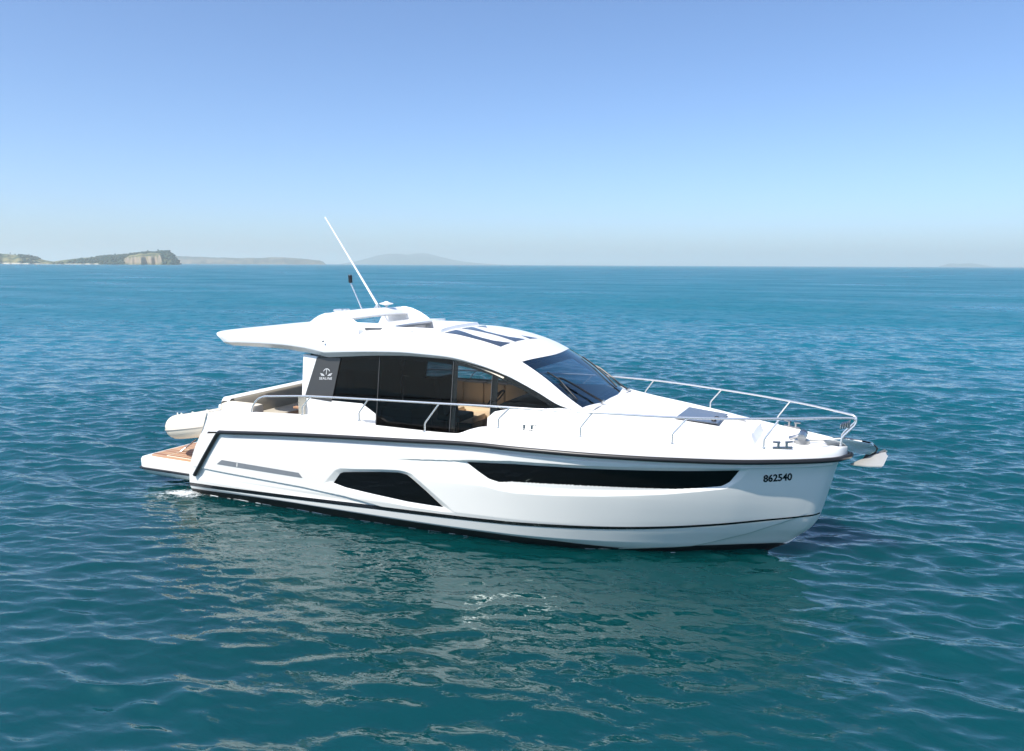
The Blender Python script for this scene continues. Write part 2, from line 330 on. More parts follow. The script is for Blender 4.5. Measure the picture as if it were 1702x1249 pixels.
# scrub growing over the headland: one mass, plus single trees that stand on the skyline
def blob(mb, c, r, rg):
    v = []; n, m_ = 7, 5
    A = [[None]*(m_+1) for _ in range(n+1)]
    dr = rg.uniform(.75, 1.25, (n, m_+1))
    for j in range(n+1):
        for i in range(m_+1):
            q = r*dr[j % n, i if 0 < i < m_ else 0 if i == 0 else 1]*1.0
            if i in (0, m_): q = r
            A[j][i] = (c[0]+q*math.sin(math.pi*i/m_)*math.cos(2*math.pi*j/n), c[1]+q*math.sin(math.pi*i/m_)*math.sin(2*math.pi*j/n), c[2]-.8*q*math.cos(math.pi*i/m_))
    mb.grid(A)
scrub = mat('scrub_foliage', (.026, .044, .030), .9, vary=.6, vscale=.08)
U_, T_, A_, cov_ = HL; mb = MB(); rg = np.random.default_rng(11)
cand = np.argwhere(cov_[..., 2] > .45); cand = cand[cand[:, 1] < 24]
for q in rg.choice(len(cand), 1700):
    i, j = cand[q]; p = A_[i, j]
    if p[2] < 1: continue
    blob(mb, (p[0]+rg.uniform(-3, 3), p[1]+rg.uniform(-6, 6), p[2]+rg.uniform(-.5, 1.6)), rg.uniform(1.1, 3.3), rg)
tag(mb.build('coastal_scrub', scrub, None, 180), kind='stuff')
for u, h, wd, lb in ((18, 5.6, 3.4, 'low dark tree on the left end of the grassy skyline'), (48.5, 6.8, 3.6, 'dark tree rising from the bush where the left hill slopes down'),
                 (192, 6.4, 4, 'round dark tree on the middle of the headland ridge'), (246, 6, 3.7, 'small dark tree alone on the grass top of the headland'),
                 (263, 7.6, 3.4, 'tallest narrow tree beside the wooded tip of the headland')):
    i = int(np.argmin(abs(U_-u))); j = int(np.argmax(A_[i, :, 2])); p = A_[i, j]
    tr = thing('coastal_tree', lb, 'tree', tuple(p), 'trees on the headland skyline')
    MB().tube([(0, 0, -1), (.2, 0, h*.3), (0, .1, h*.6)], [.35, .28, .15], 6).build('trunk', mat('bark', (.12, .09, .07), .9), tr)
    cb = MB()
    for q in range(9):
        a = rg.uniform(0, 6.28); rr_ = rg.uniform(0, wd*.38); blob(cb, (rr_*math.cos(a), rr_*math.sin(a), h*rg.uniform(.45, .85)), wd*rg.uniform(.2, .34), rg)
    cb.build('crown', scrub, tr, 180)

# ------------------------------------------------------------------ the yacht: lines of the hull
SX = [0, 1, 4.4, 6.03, 7.05, 7.98, 8.63, 9.26, 9.6, 9.95, 10.2, 10.36, 10.42, 10.45]
SB = [1.74, 1.78, 1.8, 1.8, 1.71, 1.51, 1.29, 1.0, .8, .58, .40, .24, .1, 0]
WX = [0, 2.4, 4.6, 6.1, 7.3, 7.8, 8.5, 9.05, 9.35, 9.52]; WB = [1.62, 1.57, 1.47, 1.335, 1.08, .915, .61, .28, .10, 0]
ZSX = [0, .86, 2.6, 4.43, 6.0, 7.04, 7.97, 8.62, 9.26, 9.96, 10.24, 10.45]; ZSZ = [1.13, 1.209, 1.343, 1.452, 1.53, 1.528, 1.52, 1.511, 1.496, 1.489, 1.490, 1.494]
STZ = [-.4, .03, .147, .25, .403, .556, .718, 1.07, 1.39, 1.52]; STX = [9.0, 9.56, 9.765, 9.87, 10.03, 10.126, 10.175, 10.26, 10.34, 10.45]
def pch(x, X, Y):         # monotone smooth interpolation
    X = np.asarray(X, float); Y = np.asarray(Y, float); h = np.diff(X); dl = np.diff(Y)/h
    d = np.zeros_like(Y); d[0] = dl[0]; d[-1] = dl[-1]
    s = np.sign(dl[:-1])*np.sign(dl[1:]); w1 = 2*h[1:]+h[:-1]; w2 = h[1:]+2*h[:-1]
    ok = s > 0; d[1:-1][ok] = ((w1+w2)[ok])/((w1[ok]/dl[:-1][ok])+(w2[ok]/dl[1:][ok]))
    x = np.clip(np.asarray(x, float), X[0], X[-1]); i = np.clip(np.searchsorted(X, x)-1, 0, len(h)-1); t = (x-X[i])/h[i]
    return (2*t**3-3*t**2+1)*Y[i]+(t**3-2*t**2+t)*h[i]*d[i]+(-2*t**3+3*t**2)*Y[i+1]+(t**3-t**2)*h[i]*d[i+1]
bs = lambda x: pch(x, SX, SB)
zs = lambda x: pch(x, ZSX, ZSZ)
xst = lambda z: pch(z, STZ, STX)
xa = lambda z: np.interp(z, [0, .17, .30, .47, .60, .89, 1.21, 1.46, 1.7], [0, 0, .02, .06, .10, .25, .46, .55, .62])
zg = lambda x: pch(x, [.4, .62, .93, 1.5, 2.6, 3.4, 3.72, 3.85, 4.85, 5.35, 5.6, 5.8, 6.05, 7.2, 8.36, 9.44, 10.34, 10.45], [1.40, 1.505, 1.56, 1.585, 1.64, 1.668, 1.65, 1.60, 1.600, 1.612, 1.70, 1.755, 1.773, 1.748, 1.708, 1.654, 1.635, 1.61])
def hullB(x, z):
    x = np.asarray(x, float); z = np.asarray(z, float); g = np.clip(z/zs(x), -.3, 1); xe = xst(z)
    k = lambda xend: np.where(x > 6, 6+(x-6)*(xend-6)/(np.maximum(xe, 6.5)-6), x)
    bw = pch(k(9.52), WX, WB); b2 = bs(k(10.45)); s = np.clip((x-4.5)/5, 0, 1); s = s*s*(3-2*s)
    h1 = np.interp(g, [-.3, 0, .11, .13, .3, .6, 1], [-1.2, 0, .50, .58, .80, .95, 1.0])
    h2 = pch(g, [-.3, 0, .13, .3, .6, 1], [-.6, 0, .15, .33, .66, 1.0])
    h = h1*(1-s)+h2*s
    return np.maximum(bw+(b2-bw)*h, 0)
FW = [(5.567, 1.232), (5.745, 1.123), (5.9, 1.035), (6.05, .995), (6.267, .968), (6.8, .98), (7.484, 1.006), (8.288, 1.054), (8.672, 1.087), (8.955, 1.119), (9.052, 1.185), (9.163, 1.344), (8.486, 1.329), (7.497, 1.307), (6.9, 1.295), (6.282, 1.279)]
FWO = [(5.30, 1.245), (5.50, 1.16), (5.66, 1.05), (5.80, .93), (6.05, .885), (6.3, .868), (6.8, .885), (7.5, .925), (8.3, .995), (8.72, 1.05), (9.02, 1.09), (9.16, 1.19), (9.32, 1.385), (8.49, 1.375), (7.5, 1.355), (6.9, 1.343), (6.25, 1.325), (5.7, 1.285)]
AW = [(3.2, .624), (3.333, .785), (3.40, .815), (3.613, .845), (4.104, .907), (4.40, .935), (4.485, .931), (4.56, .92), (4.633, .88), (4.858, .716), (5.129, .50), (4.537, .507), (3.911, .544), (3.42, .58)]
AWO = [(3.02, .60), (3.26, .845), (3.36, .885), (3.613, .905), (4.104, .96), (4.42, .985), (4.54, .98), (4.66, .955), (4.74, .90), (4.98, .72), (5.36, .43), (4.54, .43), (3.90, .475), (3.42, .525)]
def sdf(px, pz, poly):     # >0 inside
    P = np.array(poly); d = np.full(px.shape, 1e9); ins = np.zeros(px.shape, bool)
    for i in range(len(P)):
        a = P[i]; b = P[(i+1) % len(P)]; e = b-a
        t = np.clip(((px-a[0])*e[0]+(pz-a[1])*e[1])/(e@e), 0, 1)
        d = np.minimum(d, np.hypot(px-a[0]-t*e[0], pz-a[1]-t*e[1]))
        c = ((a[1] > pz) != (b[1] > pz)); xx = a[0]+(pz-a[1])/(b[1]-a[1]+1e-12)*e[0]; ins ^= c & (px < xx)
    return np.where(ins, d, -d)
sstep = lambda t: np.clip(t, 0, 1)**2*(3-2*np.clip(t, 0, 1))
KN = lambda x: np.interp(x, [4.2, 4.46, 5.465, 6.25, 7.5, 8.4, 9.25, 10.45], [1.14, 1.163, 1.251, 1.335, 1.362, 1.382, 1.385, 1.375])
CRS = lambda x: np.interp(x, [.1, .355, 2.54, 3.016, 3.398, 3.977, 4.3], [.52, .515, .476, .45, .433, .364, .33])
def hullD(x, z):          # inward offset of the moulded details
    d = .030*sstep((z-(zs(x)-.105))/.035)*sstep((x-.95)/.2)                                   # shadow step beneath the rubbing strake
    kx = sstep((x-4.3)/.5)
    d = d+.014*kx*sstep((KN(x)-z)/.012)*sstep(1-(KN(x)-z)/.42)                               # knuckle line
    for inner, outer, dep in ((FW, FWO, .034), (AW, AWO, .034)):
        bx = (x > min(p[0] for p in outer)-.05) & (x < max(p[0] for p in outer)+.05)
        if bx.any():
            di = -sdf(x[bx], z[bx], inner); do = sdf(x[bx], z[bx], outer)
            d[bx] += dep*np.where(di <= 0, 1, np.where(do <= 0, 0, do/(do+di+1e-9)))
    d = d+.022*sstep((CRS(x)-z)/.015)*sstep((z-.27)/.1)*sstep((x-.1)/.25)*sstep((4.3-x)/.5)    # crease low on the quarter
    zc = np.interp(x, [6.8, 7.4, 8.55, 8.83, 9.24, 9.83, 10.05], [-.05, .02, .141, .222, .351, .60, .70])      # bow chine
    d = d+.055*sstep((zc-z)/.03)*sstep((x-6.8)/.9)*sstep((10.05-x)/.5)
    return d
def hullY(x, z): 
    x = np.atleast_1d(np.asarray(x, float)); z = np.atleast_1d(np.asarray(z, float))
    x, z = np.broadcast_arrays(x, z); x = x.copy(); z = z.copy()
    return np.maximum(hullB(x, z)-hullD(x, z), 0)
def hx(u, z):             # u in 0..1 along the hull at height z
    x0 = u*10.45; a = xa(z); e = xst(z)
    return np.where(x0 < 1.5, a+x0*(1.5-a)/1.5, np.where(x0 > 6, 6+(x0-6)*(e-6)/4.45, x0))

yacht = thing('motor_yacht', 'sleek white motor yacht with dark side windows lying side on in calm blue sea', 'motor yacht')

uu = np.concatenate([np.linspace(0, .9, 1450, endpoint=False), np.linspace(.9, 1, 200)]); gg = np.concatenate([np.linspace(-.22, 0, 6, endpoint=False), np.linspace(0, 1, 190)])
UU, GG = np.meshgrid(uu, gg, indexing='ij'); x0 = UU*10.45
ZZ = GG*zs(x0); XX = hx(UU, ZZ); YY = hullY(XX, ZZ)
hb = MB().grid(np.stack([XX, -YY, ZZ], -1)); hb.mirror()
hull = hb.build('hull', gel, yacht, 50)

def strip(zlo, zhi, xs, off, n=4):
    X = np.repeat(np.array(xs)[:, None], n, 1); T = np.linspace(0, 1, n)[None, :]
    Zl = zlo(np.array(xs))[:, None]*(1-T)+zhi(np.array(xs))[:, None]*T
    X = np.clip(X, xa(Zl), xst(Zl)+off)
    return np.stack([X, -(hullY(X, Zl)+off), Zl], -1)
zst = lambda x: pch(x, [0, 2.5, 3.87, 4.8, 5.7, 6.6, 7.44, 8.26, 8.85, 9.42, 10.14], [.172, .265, .318, .350, .376, .402, .428, .472, .522, .578, .640])
ws_ = lambda x: np.interp(x, [0, 3, 5, 7, 9, 10.2], [.062, .062, .060, .050, .034, .024])
xs_ = np.linspace(0, 10.145, 260)
pair(MB().grid(strip(lambda x: zst(x)-ws_(x)/2, lambda x: zst(x)+ws_(x)/2, xs_, .004)), 'boot_stripe', blackp, hull, 60)
zaf = lambda x: pch(x, [0, 2.5, 4.1, 5.6, 6.6, 7.2, 7.7, 8.22, 8.8, 9.4, 9.78], [.085, .160, .165, .170, .150, .105, .075, .105, .128, .128, .123])
pair(MB().grid(strip(lambda x: 0*x-.24, zaf, np.linspace(0, 9.78, 200), .006, 8)), 'antifouling', afoul, hull, 60)
# transom
TZ = np.linspace(-.24, 1.5, 26); TA = np.array([[(xa(max(z, 0)), -hullY(max(xa(max(z, 0)), .001), min(z, 1.12))[0]*s, z) for s in np.linspace(1, -1, 9)] for z in TZ])
MB().grid(TA).build('transom', gel, yacht, 40)

def surf_poly(poly, off, step=.05):
    """fill a hull-side polygon (x,z) with a mesh that follows the side"""
    bm = bmesh.new(); P = []
    for i in range(len(poly)):
        a = np.array(poly[i]); b = np.array(poly[(i+1) % len(poly)]); n = max(1, int(np.hypot(*(b-a))/step))
        for k in range(n): P.append(a+(b-a)*k/n)
    vs = [bm.verts.new((p[0], 0, p[1])) for p in P]; bm.faces.new(vs)
    x0_, x1_ = min(p[0] for p in P), max(p[0] for p in P)
    for x in np.arange(x0_+.02, x1_, .12): bmesh.ops.bisect_plane(bm, geom=bm.verts[:]+bm.edges[:]+bm.faces[:], plane_co=(x, 0, 0), plane_no=(1, 0, 0))
    bmesh.ops.triangulate(bm, faces=bm.faces)
    m = MB(); bm.verts.ensure_lookup_table()
    X = np.array([v.co.x for v in bm.verts]); Zv = np.array([v.co.z for v in bm.verts]); Yv = hullB(X, Zv)+off
    m.add(list(zip(X, -Yv, Zv)), [[v.index for v in f.verts] for f in bm.faces]); bm.free(); return m
def grow(poly, d):
    P = np.array(poly); c = P.mean(0); out = []
    for i in range(len(P)):
        a = P[i]-P[i-1]; b = P[(i+1) % len(P)]-P[i]; n1 = np.array([a[1], -a[0]])/np.hypot(*a); n2 = np.array([b[1], -b[0]])/np.hypot(*b)
        n = n1+n2; n /= np.hypot(*n); q = P[i]+n*d/max(.5, n@n1)
        out.append(q)
    A = sum(P[i][0]*P[(i+1) % len(P)][1]-P[(i+1) % len(P)][0]*P[i][1] for i in range(len(P)))
    return out if A > 0 else [2*P[i]-out[i] for i in range(len(P))]
for poly, dep, lb in ((FW, .044, 'long black bow window in the hull side'), (AW, .034, 'four sided black hull window amidships')):
    m = surf_poly(grow(poly, .006), -dep+.008); m.build('hull_window', g_hull, hull, 60, label=lb); m.flipped().build('hull_window', g_hull, hull, 60)
m = surf_poly([(.746, .635), (.876, .725), (2.53, .708), (2.60, .63)], .004); m.build('side_vent', grey_vent, hull, 60); m.flipped().build('side_vent', grey_vent, hull, 60)
m = surf_poly([(1.20, .648), (1.215, .712), (1.235, .712), (1.22, .648)], .007); m.build('vent_divider', gel, hull, 60)
m = MB(); y_ = float(hullB(9.519, .51)); m.ball((9.519, -y_+.06, .51), .026, 10, 6); m.build('hull_drain', chrome, hull, 60)
# registration number on the bow
def text_mesh(s, size, bold=.03, gap=1.0):
    cu = bpy.data.curves.new('lettering', 'FONT'); cu.body = s; cu.size = size; cu.resolution_u = 4; cu.offset = size*bold; cu.space_character = gap
    o = bpy.data.objects.new('lettering', cu); C.objects.link(o); dg = bpy.context.evaluated_depsgraph_get(); me = bpy.data.meshes.new_from_object(o.evaluated_get(dg))
    V = [tuple(v.co) for v in me.vertices]; Fc = [tuple(p.vertices) for p in me.polygons]; bpy.data.objects.remove(o); return np.array(V), Fc
V, Fc = text_mesh('862540', .135); wx = V[:, 0].max()-V[:, 0].min(); tx = (V[:, 0]-V[:, 0].min())/wx; tz = V[:, 1]
Xn = 9.455+tx*.338+tz*.03; Zn = 1.178+tx*.018+tz*1.05
Yn = hullY(Xn, Zn)+.006
MB().add(list(zip(Xn, -Yn, Zn)), Fc).build('registration_number', blackp, hull, 180)

# rubbing strake: up the quarter, along the sheer, round the bow
P = [(.19, .37), (.218, .405), (.50, .757), (.79, 1.12), (.845, 1.185), (.89, 1.211)]
path = [(x, -(float(hullB(x, z))+.022), z) for x, z in P]+[(x, -(float(bs(x))+.026), float(zs(x))-.004) for x in np.concatenate([np.linspace(1.0, 9.9, 60), np.linspace(9.97, 10.40, 14)])]
path += [(10.455, -.12, 1.495), (10.472, -.06, 1.495), (10.478, 0, 1.495)]
path = path+[(x, -y, z) for x, y, z in path[-2::-1]]
MB().tube(path, .034, 10).build('rubbing_strake', rubber, yacht, 60)

# gunwale moulding and decks
xg = np.concatenate([np.linspace(.56, 1.2, 14, endpoint=False), np.linspace(1.2, 9.8, 150, endpoint=False), np.linspace(9.8, 10.45, 24)])
rows = []
for x in xg:
    b = float(bs(x)); z0 = float(zs(x)); z1 = float(zg(x)); k = min(1, b/.5)
    rows.append([(x, -max(b+o*k, 0), z) for o, z in ((0, z0), (-.008, z0+.06), (-.018, z0+(z1-z0)*.6), (-.030, z1-.035), (-.045, z1-.012), (-.068, z1), (-.120, z1+.002), (-.150, z1-.012), (-.165, z1-.045), (-.175, min(z1-.09, 1.50) if x < 5.6 else z1-.085))])
gun = MB().grid(rows)
for x_ in (0,):    # aft closing face
    r0 = rows[0]; n = len(r0)
gun.mirror().build('gunwale', gel_deck, yacht, 40)
# quarter pieces that slope down to the platform
q = []
for t in np.linspace(0, 1, 20):
    z = .42+t*(1.505-.42); a = float(xa(z)); 
    q.append([(a-.005, -(float(hullB(max(a, .01), min(z, 1.12)))-.20), z), (a-.02, -(float(hullB(max(a, .01), min(z, 1.12)))-.05), z), (a+.0, -(float(hullB(max(a, .01), min(z, 1.12)))-.006-.03*max(0, z-1.14)/.36), z), (a+.06, -(float(hullB(a+.06, min(z, float(zs(a+.06)))))-.006-.03*max(0, z-1.14)/.36), z), (a+(.14 if z > 1.13 else .07), -(float(hullB(a+.08, min(z, float(zs(a+.08)))))-.007-.03*max(0, z-1.14)/.36), z)])
pair(MB().grid(q), 'quarter_moulding', gel_deck, yacht, 40)
# side decks, foredeck
rows = []
for x in np.linspace(2.35, 10.44, 90):
    b = float(bs(x)); z1 = float(zg(x)); dz = min(z1-.09, 1.50) if x < 5.6 else z1-.085
    yi = float(np.interp(x, [2.3, 6.6, 7.0, 7.05], [1.30, 1.20, 1.0, 0]))
    ye = max(b-.17, 0); yi = min(yi, ye)
    rows.append([(x, -(ye+(yi-ye)*t), dz+.05*(1-((1-t)*ye/max(ye, .3))**2)*(1 if x > 7 else 0)) for t in np.linspace(0, 1, 8)])
m = MB().grid(rows); pair(m, 'side_deck', gel_deck, yacht, 40)

# foredeck trunk (coachroof)
tx_ = [6.9, 7.07, 7.5, 8.16, 8.7, 9.06, 9.20, 9.24]; tw = [1.10, 1.09, .97, .78, .61, .49, .45, .43]; tz_ = [2.02, 1.985, 1.935, 1.88, 1.83, 1.785, 1.765, 1.75]
rows = []
for x in np.linspace(6.9, 9.24, 70):
    w_ = float(pch(x, tx_, tw)); z_ = float(pch(x, tx_, tz_)); dk = float(zg(x))-.06; fl = .16+.05*(x < 8)
    zc_ = z_-.03*np.clip((x-7.4)/.5, 0, 1)
    half = [(w_+fl, dk-.03), (w_+fl*.45, dk+(z_-dk)*.55), (w_+.06, z_-.045), (w_+.015, z_-.008), (w_-.03, z_), (w_-.08, z_-.006), (w_-.11, zc_), (w_*.5, zc_+.012), (0, zc_+.018)]
    rows.append([(x, -y, z) for y, z in half])
m = MB().grid(rows); r9 = rows[-1]
m.add([(p[0], p[1], p[2]) for p in r9]+[(9.28+.06*(1-abs(p[1])/.7), p[1], 1.59) for i, p in enumerate(r9)], [(i, i+1, len(r9)+i+1, len(r9)+i) for i in range(len(r9)-1)])
trunk = m.mirror().build('coachroof', gel_deck, yacht, 32)
m = MB().prism([(8.195, -.47, 1.868), (8.79, -.40, 1.826), (8.79, .40, 1.826), (8.195, .47, 1.868)], (0, 0, 1), .006)
hatch = m.build('deck_hatch', steel, trunk, 30, .004)
MB().prism([(8.215, -.45, 1.8725), (8.772, -.385, 1.8335), (8.772, .385, 1.8335), (8.215, .45, 1.8725)], (0, 0, 1), .003).build('hatch_glass', mat('smoked_hatch_glass', (.10, .12, .155), .16, spec=.35), hatch, 30)
for yy in (-.26, -.02): MB().ball((8.70, yy, 1.848), .032, 10, 6, (1.2, 1, .5)).build('hatch_latch', rubber, hatch, 60)
for xx, yy in ((8.90, -.10), (9.02, .22)):
    MB().tube([(xx-.05, yy, 1.802-(xx-8.9)*.12), (xx+.05, yy+.01, 1.792-(xx-8.9)*.12)], .012, 6).build('deck_fitting', steel, trunk, 60)
m = MB().tube([(7.42, -.86, 1.942), (7.40, -.5, 1.935), (7.38, 0, 1.935), (7.40, .5, 1.935), (7.42, .86, 1.942)], .004, 5).build('deck_seam', grey_vent, trunk, 60)
# lounge cushion between hatch and windscreen
# ------------------------------------------------------------------ cabin sides and glass
cabw = lambda x: np.interp(x, [0, 4, 5, 6, 6.6, 7.05, 7.4], [1.45, 1.45, 1.42, 1.33, 1.22, 1.02, .85])
ysd = lambda x, z: cabw(x)-.10*(z-1.4)
GT = ([2.36, 2.61, 3.088, 3.772, 4.163, 4.665, 5.243, 5.559, 5.959, 6.378, 6.735], [2.505, 2.519, 2.545, 2.611, 2.641, 2.639, 2.598, 2.53, 2.40, 2.207, 2.012])
gtop = lambda x: pch(x, *GT)
GB = [(2.36, 1.90), (2.94, 1.85), (3.534, 1.851), (3.789, 1.714), (3.799, 1.42), (5.40, 1.42), (5.535, 1.642), (5.676, 1.662), (5.679, 1.81), (5.785, 1.905), (5.985, 1.954), (6.668, 2.0), (6.735, 2.008)]
gx, gz = [p[0] for p in GB], [p[1] for p in GB]
cols = sorted(set(np.round(np.concatenate([np.linspace(2.36, 6.735, 60), gx, [5.08, 5.70]]), 4)))
gbot = lambda x: np.interp(x, gx, gz)
def wallgrid(cols, lo, hi, off, n=8):
    return [[(x, -(float(ysd(x, z))+off), z) for z in np.linspace(lo(x), hi(x), n)] for x in cols]
for a, b_, gm, lb in ((2.36, 3.799, g_side, 'dark aft saloon window beside the charcoal panel'), (3.799, 5.08, g_side, 'black sliding side door pane reaching down to the side deck'),
                     (5.08, 5.70, g_clear, 'clear pane showing the beige seats inside'), (5.70, 6.735, g_clear, 'pointed forward side window by the helm')):
    cc_ = sorted(set([a, b_]+[x for x in cols if a < x < b_]))
    gb2 = (lambda x: gbot(min(x, 3.7895))) if b_ == 3.799 else gbot
    so_ = MB().grid(wallgrid(cc_, gb2, lambda x: max(gtop(x), gbot(x)+.002), 0)).build('side_window', gm, yacht, 60, label=lb)
    if a == 3.799: sg = so_
# port side is the same glass without the door
pg = MB().grid(wallgrid(np.linspace(2.9, 6.735, 50), lambda x: float(np.interp(x, [2.9, 5.6, 6.735], [1.86, 1.93, 2.008])), lambda x: max(float(gtop(x)), 2.010), 0)).flipped().build('side_window', g_clear, yacht, 60)
# white panels under the glass
cp = sorted(set(np.round(np.concatenate([np.linspace(2.36, 7.35, 70), gx]), 4)))
low = lambda x: 1.38 if x < 5.6 else 1.55
for part in ([x for x in cp if x <= 3.799], [x for x in cp if x >= 5.40]):
    MB().grid(wallgrid(part, low, lambda x: max(float(gbot(x)) if x < 6.735 else 2.0-.05*(x-6.735), low(x)+.01), .012, 6)).build('cabin_side', gel_deck, yacht, 50)
MB().grid(wallgrid(np.linspace(2.36, 7.35, 60), low, lambda x: float(np.interp(x, [2.36, 5.6, 6.735, 7.35], [1.86, 1.93, 2.008, 1.97])), .012, 6)).flipped().build('cabin_side', gel_deck, yacht, 50)
# white aft pillar, charcoal quarter panel with its emblem
def side_pt(x, z, off, s=-1): return (x, s*(float(ysd(x, z))+off), z)
for s in (-1, 1):
    m = MB().prism([side_pt(2.34, 1.45, .010, s), side_pt(2.44, 1.45, .010, s), side_pt(2.44, 1.91, .010, s), side_pt(2.63, 2.53, .010, s), side_pt(2.34, 2.55, .010, s)], (0, -s, 0), .12)
    m.build('aft_pillar', shell, yacht, 30)
    gp = MB().prism([side_pt(2.395, 1.86, .016, s), side_pt(2.94, 1.83, .016, s), side_pt(3.088, 2.53, .016, s), side_pt(2.62, 2.515, .016, s)], (0, -s, 0), .05).build('quarter_panel', grey_panel, yacht, 30)
    if s < 0: qp = gp
m = MB(); V, Fc = text_mesh('SEALINE', .062, 0.0, 1.12); tx = V[:, 0]-V[:, 0].min(); tx *= .25/tx.max()
E0 = (2.685, 2.168)
def emb(px, pz, off=.020): x, z = E0[0]+px+.12*pz, E0[1]+pz+.06*px; return side_pt(x, z, off)
m.add([emb(a, b*.9) for a, b in zip(tx, V[:, 1])], Fc)
def ribbon(pts, w0):
    L = [];  R = []
    for i, p in enumerate(pts):
        a = np.array(pts[max(i-1, 0)]); b = np.array(pts[min(i+1, len(pts)-1)]); t = (b-a)/np.hypot(*(b-a)); n = np.array([-t[1], t[0]])*w0/2
        L.append(emb(*(np.array(p)+n))); R.append(emb(*(np.array(p)-n)))
    m.add(L+R, [(i, i+1, len(L)+i+1, len(L)+i) for i in range(len(L)-1)])
ribbon([(.125+.062*math.cos(a), .118+.055*math.sin(a)) for a in np.linspace(.25, math.pi-.25, 12)], .009)
ribbon([(.125, .175), (.125, .080)], .008)
for sgn in (-1, 1):
    for k in range(3): ribbon([(.125+sgn*(.030+.012*k), .082+.0-.004*k+.016*k-.02), (.125+sgn*(.118-.010*(2-k)), .088+.016*k-.02)], .007)
m.build('emblem', white_pl, qp, 180)
joint_m = mat('window_joint_rubber', (.10, .10, .10), .4)
# thin joints between the panes, black frame along the top of the glass
for x_, nm in ((3.80, 'door_jamb'), (5.08, 'door_edge'), (5.70, 'window_joint')):
    zb = 1.45 if x_ < 5.5 else 1.83
    MB().grid([[side_pt(x_+dx+.02*(z-1.5), z, .006) for z in np.linspace(zb, float(gtop(x_))-.02, 8)] for dx in (-.0035, .0035)]).build(nm, joint_m, sg, 180)
MB().grid([[side_pt(x, z, -.012) for z in (float(gtop(x))+.01, max(float(gtop(x))-.075, float(gbot(x))))] for x in np.linspace(2.6, 6.73, 50)]).build('window_frame', blackp, sg, 180)
for x_, wd in ((3.80, .06), (5.10, .10), (5.74, .10)):
    MB().grid([[side_pt(x_+dx+.02*(z-1.5), z, -.015) for z in np.linspace(1.44 if x_ < 5.5 else 1.8, float(gtop(x_))-.02, 8)] for dx in (-wd/2, wd/2)]).build('window_frame', blackp, sg, 180)
MB().grid([[side_pt(x, z, -.014) for z in (1.43, 1.43+h)] for x, h in ((3.80, .26), (4.05, .26), (4.2, .20), (4.35, .16), (5.0, .13), (5.4, .12))]).build('door_sill', blackp, sg, 180)

# ------------------------------------------------------------------ roof, windscreen
EX = [.5, .8, 1.6, 2.0, 2.46, 2.84, 3.3, 3.8, 4.27, 4.71, 5.0, 5.6, 5.96, 6.38, 6.72, 7.10]
EY = [1.44, 1.48, 1.48, 1.475, 1.47, 1.465, 1.46, 1.45, 1.43, 1.40, 1.375, 1.32, 1.26, 1.185, 1.11, 1.00]
EZ = [2.69, 2.70, 2.715, 2.716, 2.69, 2.635, 2.66, 2.69, 2.705, 2.69, 2.675, 2.555, 2.43, 2.225, 2.035, 1.93]
CXX = [.5, 2.0, 3.0, 3.55, 4.05, 4.7, 5.2, 5.6, 5.87, 6.17, 6.5, 7.0, 7.15]; CZZ = [2.86, 2.90, 2.96, 2.99, 2.995, 2.99, 2.935, 2.85, 2.765, 2.63, 2.44, 2.07, 1.97]
EZL = ([.5, .8, 1.2, 1.6, 1.8, 2.0, 2.2, 2.46, 2.66, 2.84, 3.05, 3.3, 3.55, 3.8, 4.05, 4.27], [2.69, 2.70, 2.71, 2.716, 2.717, 2.714, 2.705, 2.685, 2.66, 2.63, 2.645, 2.662, 2.679, 2.692, 2.701, 2.705])
ey = lambda x: pch(x, EX, EY); ez = lambda x: np.where(np.asarray(x) < 4.27, np.interp(x, *EZL), pch(x, EX, EZ)) 
zc = lambda x: pch(x, CXX, CZZ)
nx = lambda x: np.interp(x, [.5, 2.0, 3.2], [7.0, 4.5, 2.4])
def S(x, y):
    e = ey(x); r = np.clip(abs(y)/e, 0, 1); z = ez(x)+(zc(x)-ez(x))*(1-r**nx(x))**(1/nx(x))
    # sunken top of the aft wing behind a raised lip
    z = z-.075*sstep((x-.72)/.25)*sstep((2.7-x)/.5)*sstep((1.36-abs(y))/.16)
    return z
tt = np.concatenate([[1.0, .9995, .998, .995, .99, .98, .965], np.linspace(.94, 0, 26)])
def rake(p): s_ = min(max((p[2]-2.69)/.15, 0), 1); return (p[0]+.20*(1-s_)*max(0, (1.15-p[0])/.65)**1.5 if p[0] < 1.15 else p[0], p[1], p[2])
rows = [[rake((x, -t*float(ey(x)), float(S(x, t*float(ey(x)))))) for t in tt] for x in np.concatenate([np.linspace(.5, 1.1, 16, endpoint=False), np.linspace(1.1, 6.05, 80)])]
roof_m = MB().grid(rows)
WSY = .97
xt = lambda y: 6.05+.14*(1-(abs(y)/WSY)**2); xb = lambda y: 7.0+.12*(1-(abs(y)/WSY)**2)
roof_m.grid([[(x, -y, float(S(x, y))) for y in np.linspace(WSY, float(ey(x)), 9)] for x in np.linspace(6.05, 7.10, 24)])
roof_m.grid([[(6.05+(float(xt(y))-6.05)*t, -y, float(S(6.05+(float(xt(y))-6.05)*t, y))) for t in np.linspace(0, 1, 5)] for y in np.linspace(WSY, 0, 14)])
roof_m.grid([[(float(xb(y))+(7.16-float(xb(y)))*t, -y, float(S(float(xb(y)), y))-.02*t) for t in np.linspace(0, 1, 4)] for y in np.linspace(WSY, 0, 14)])
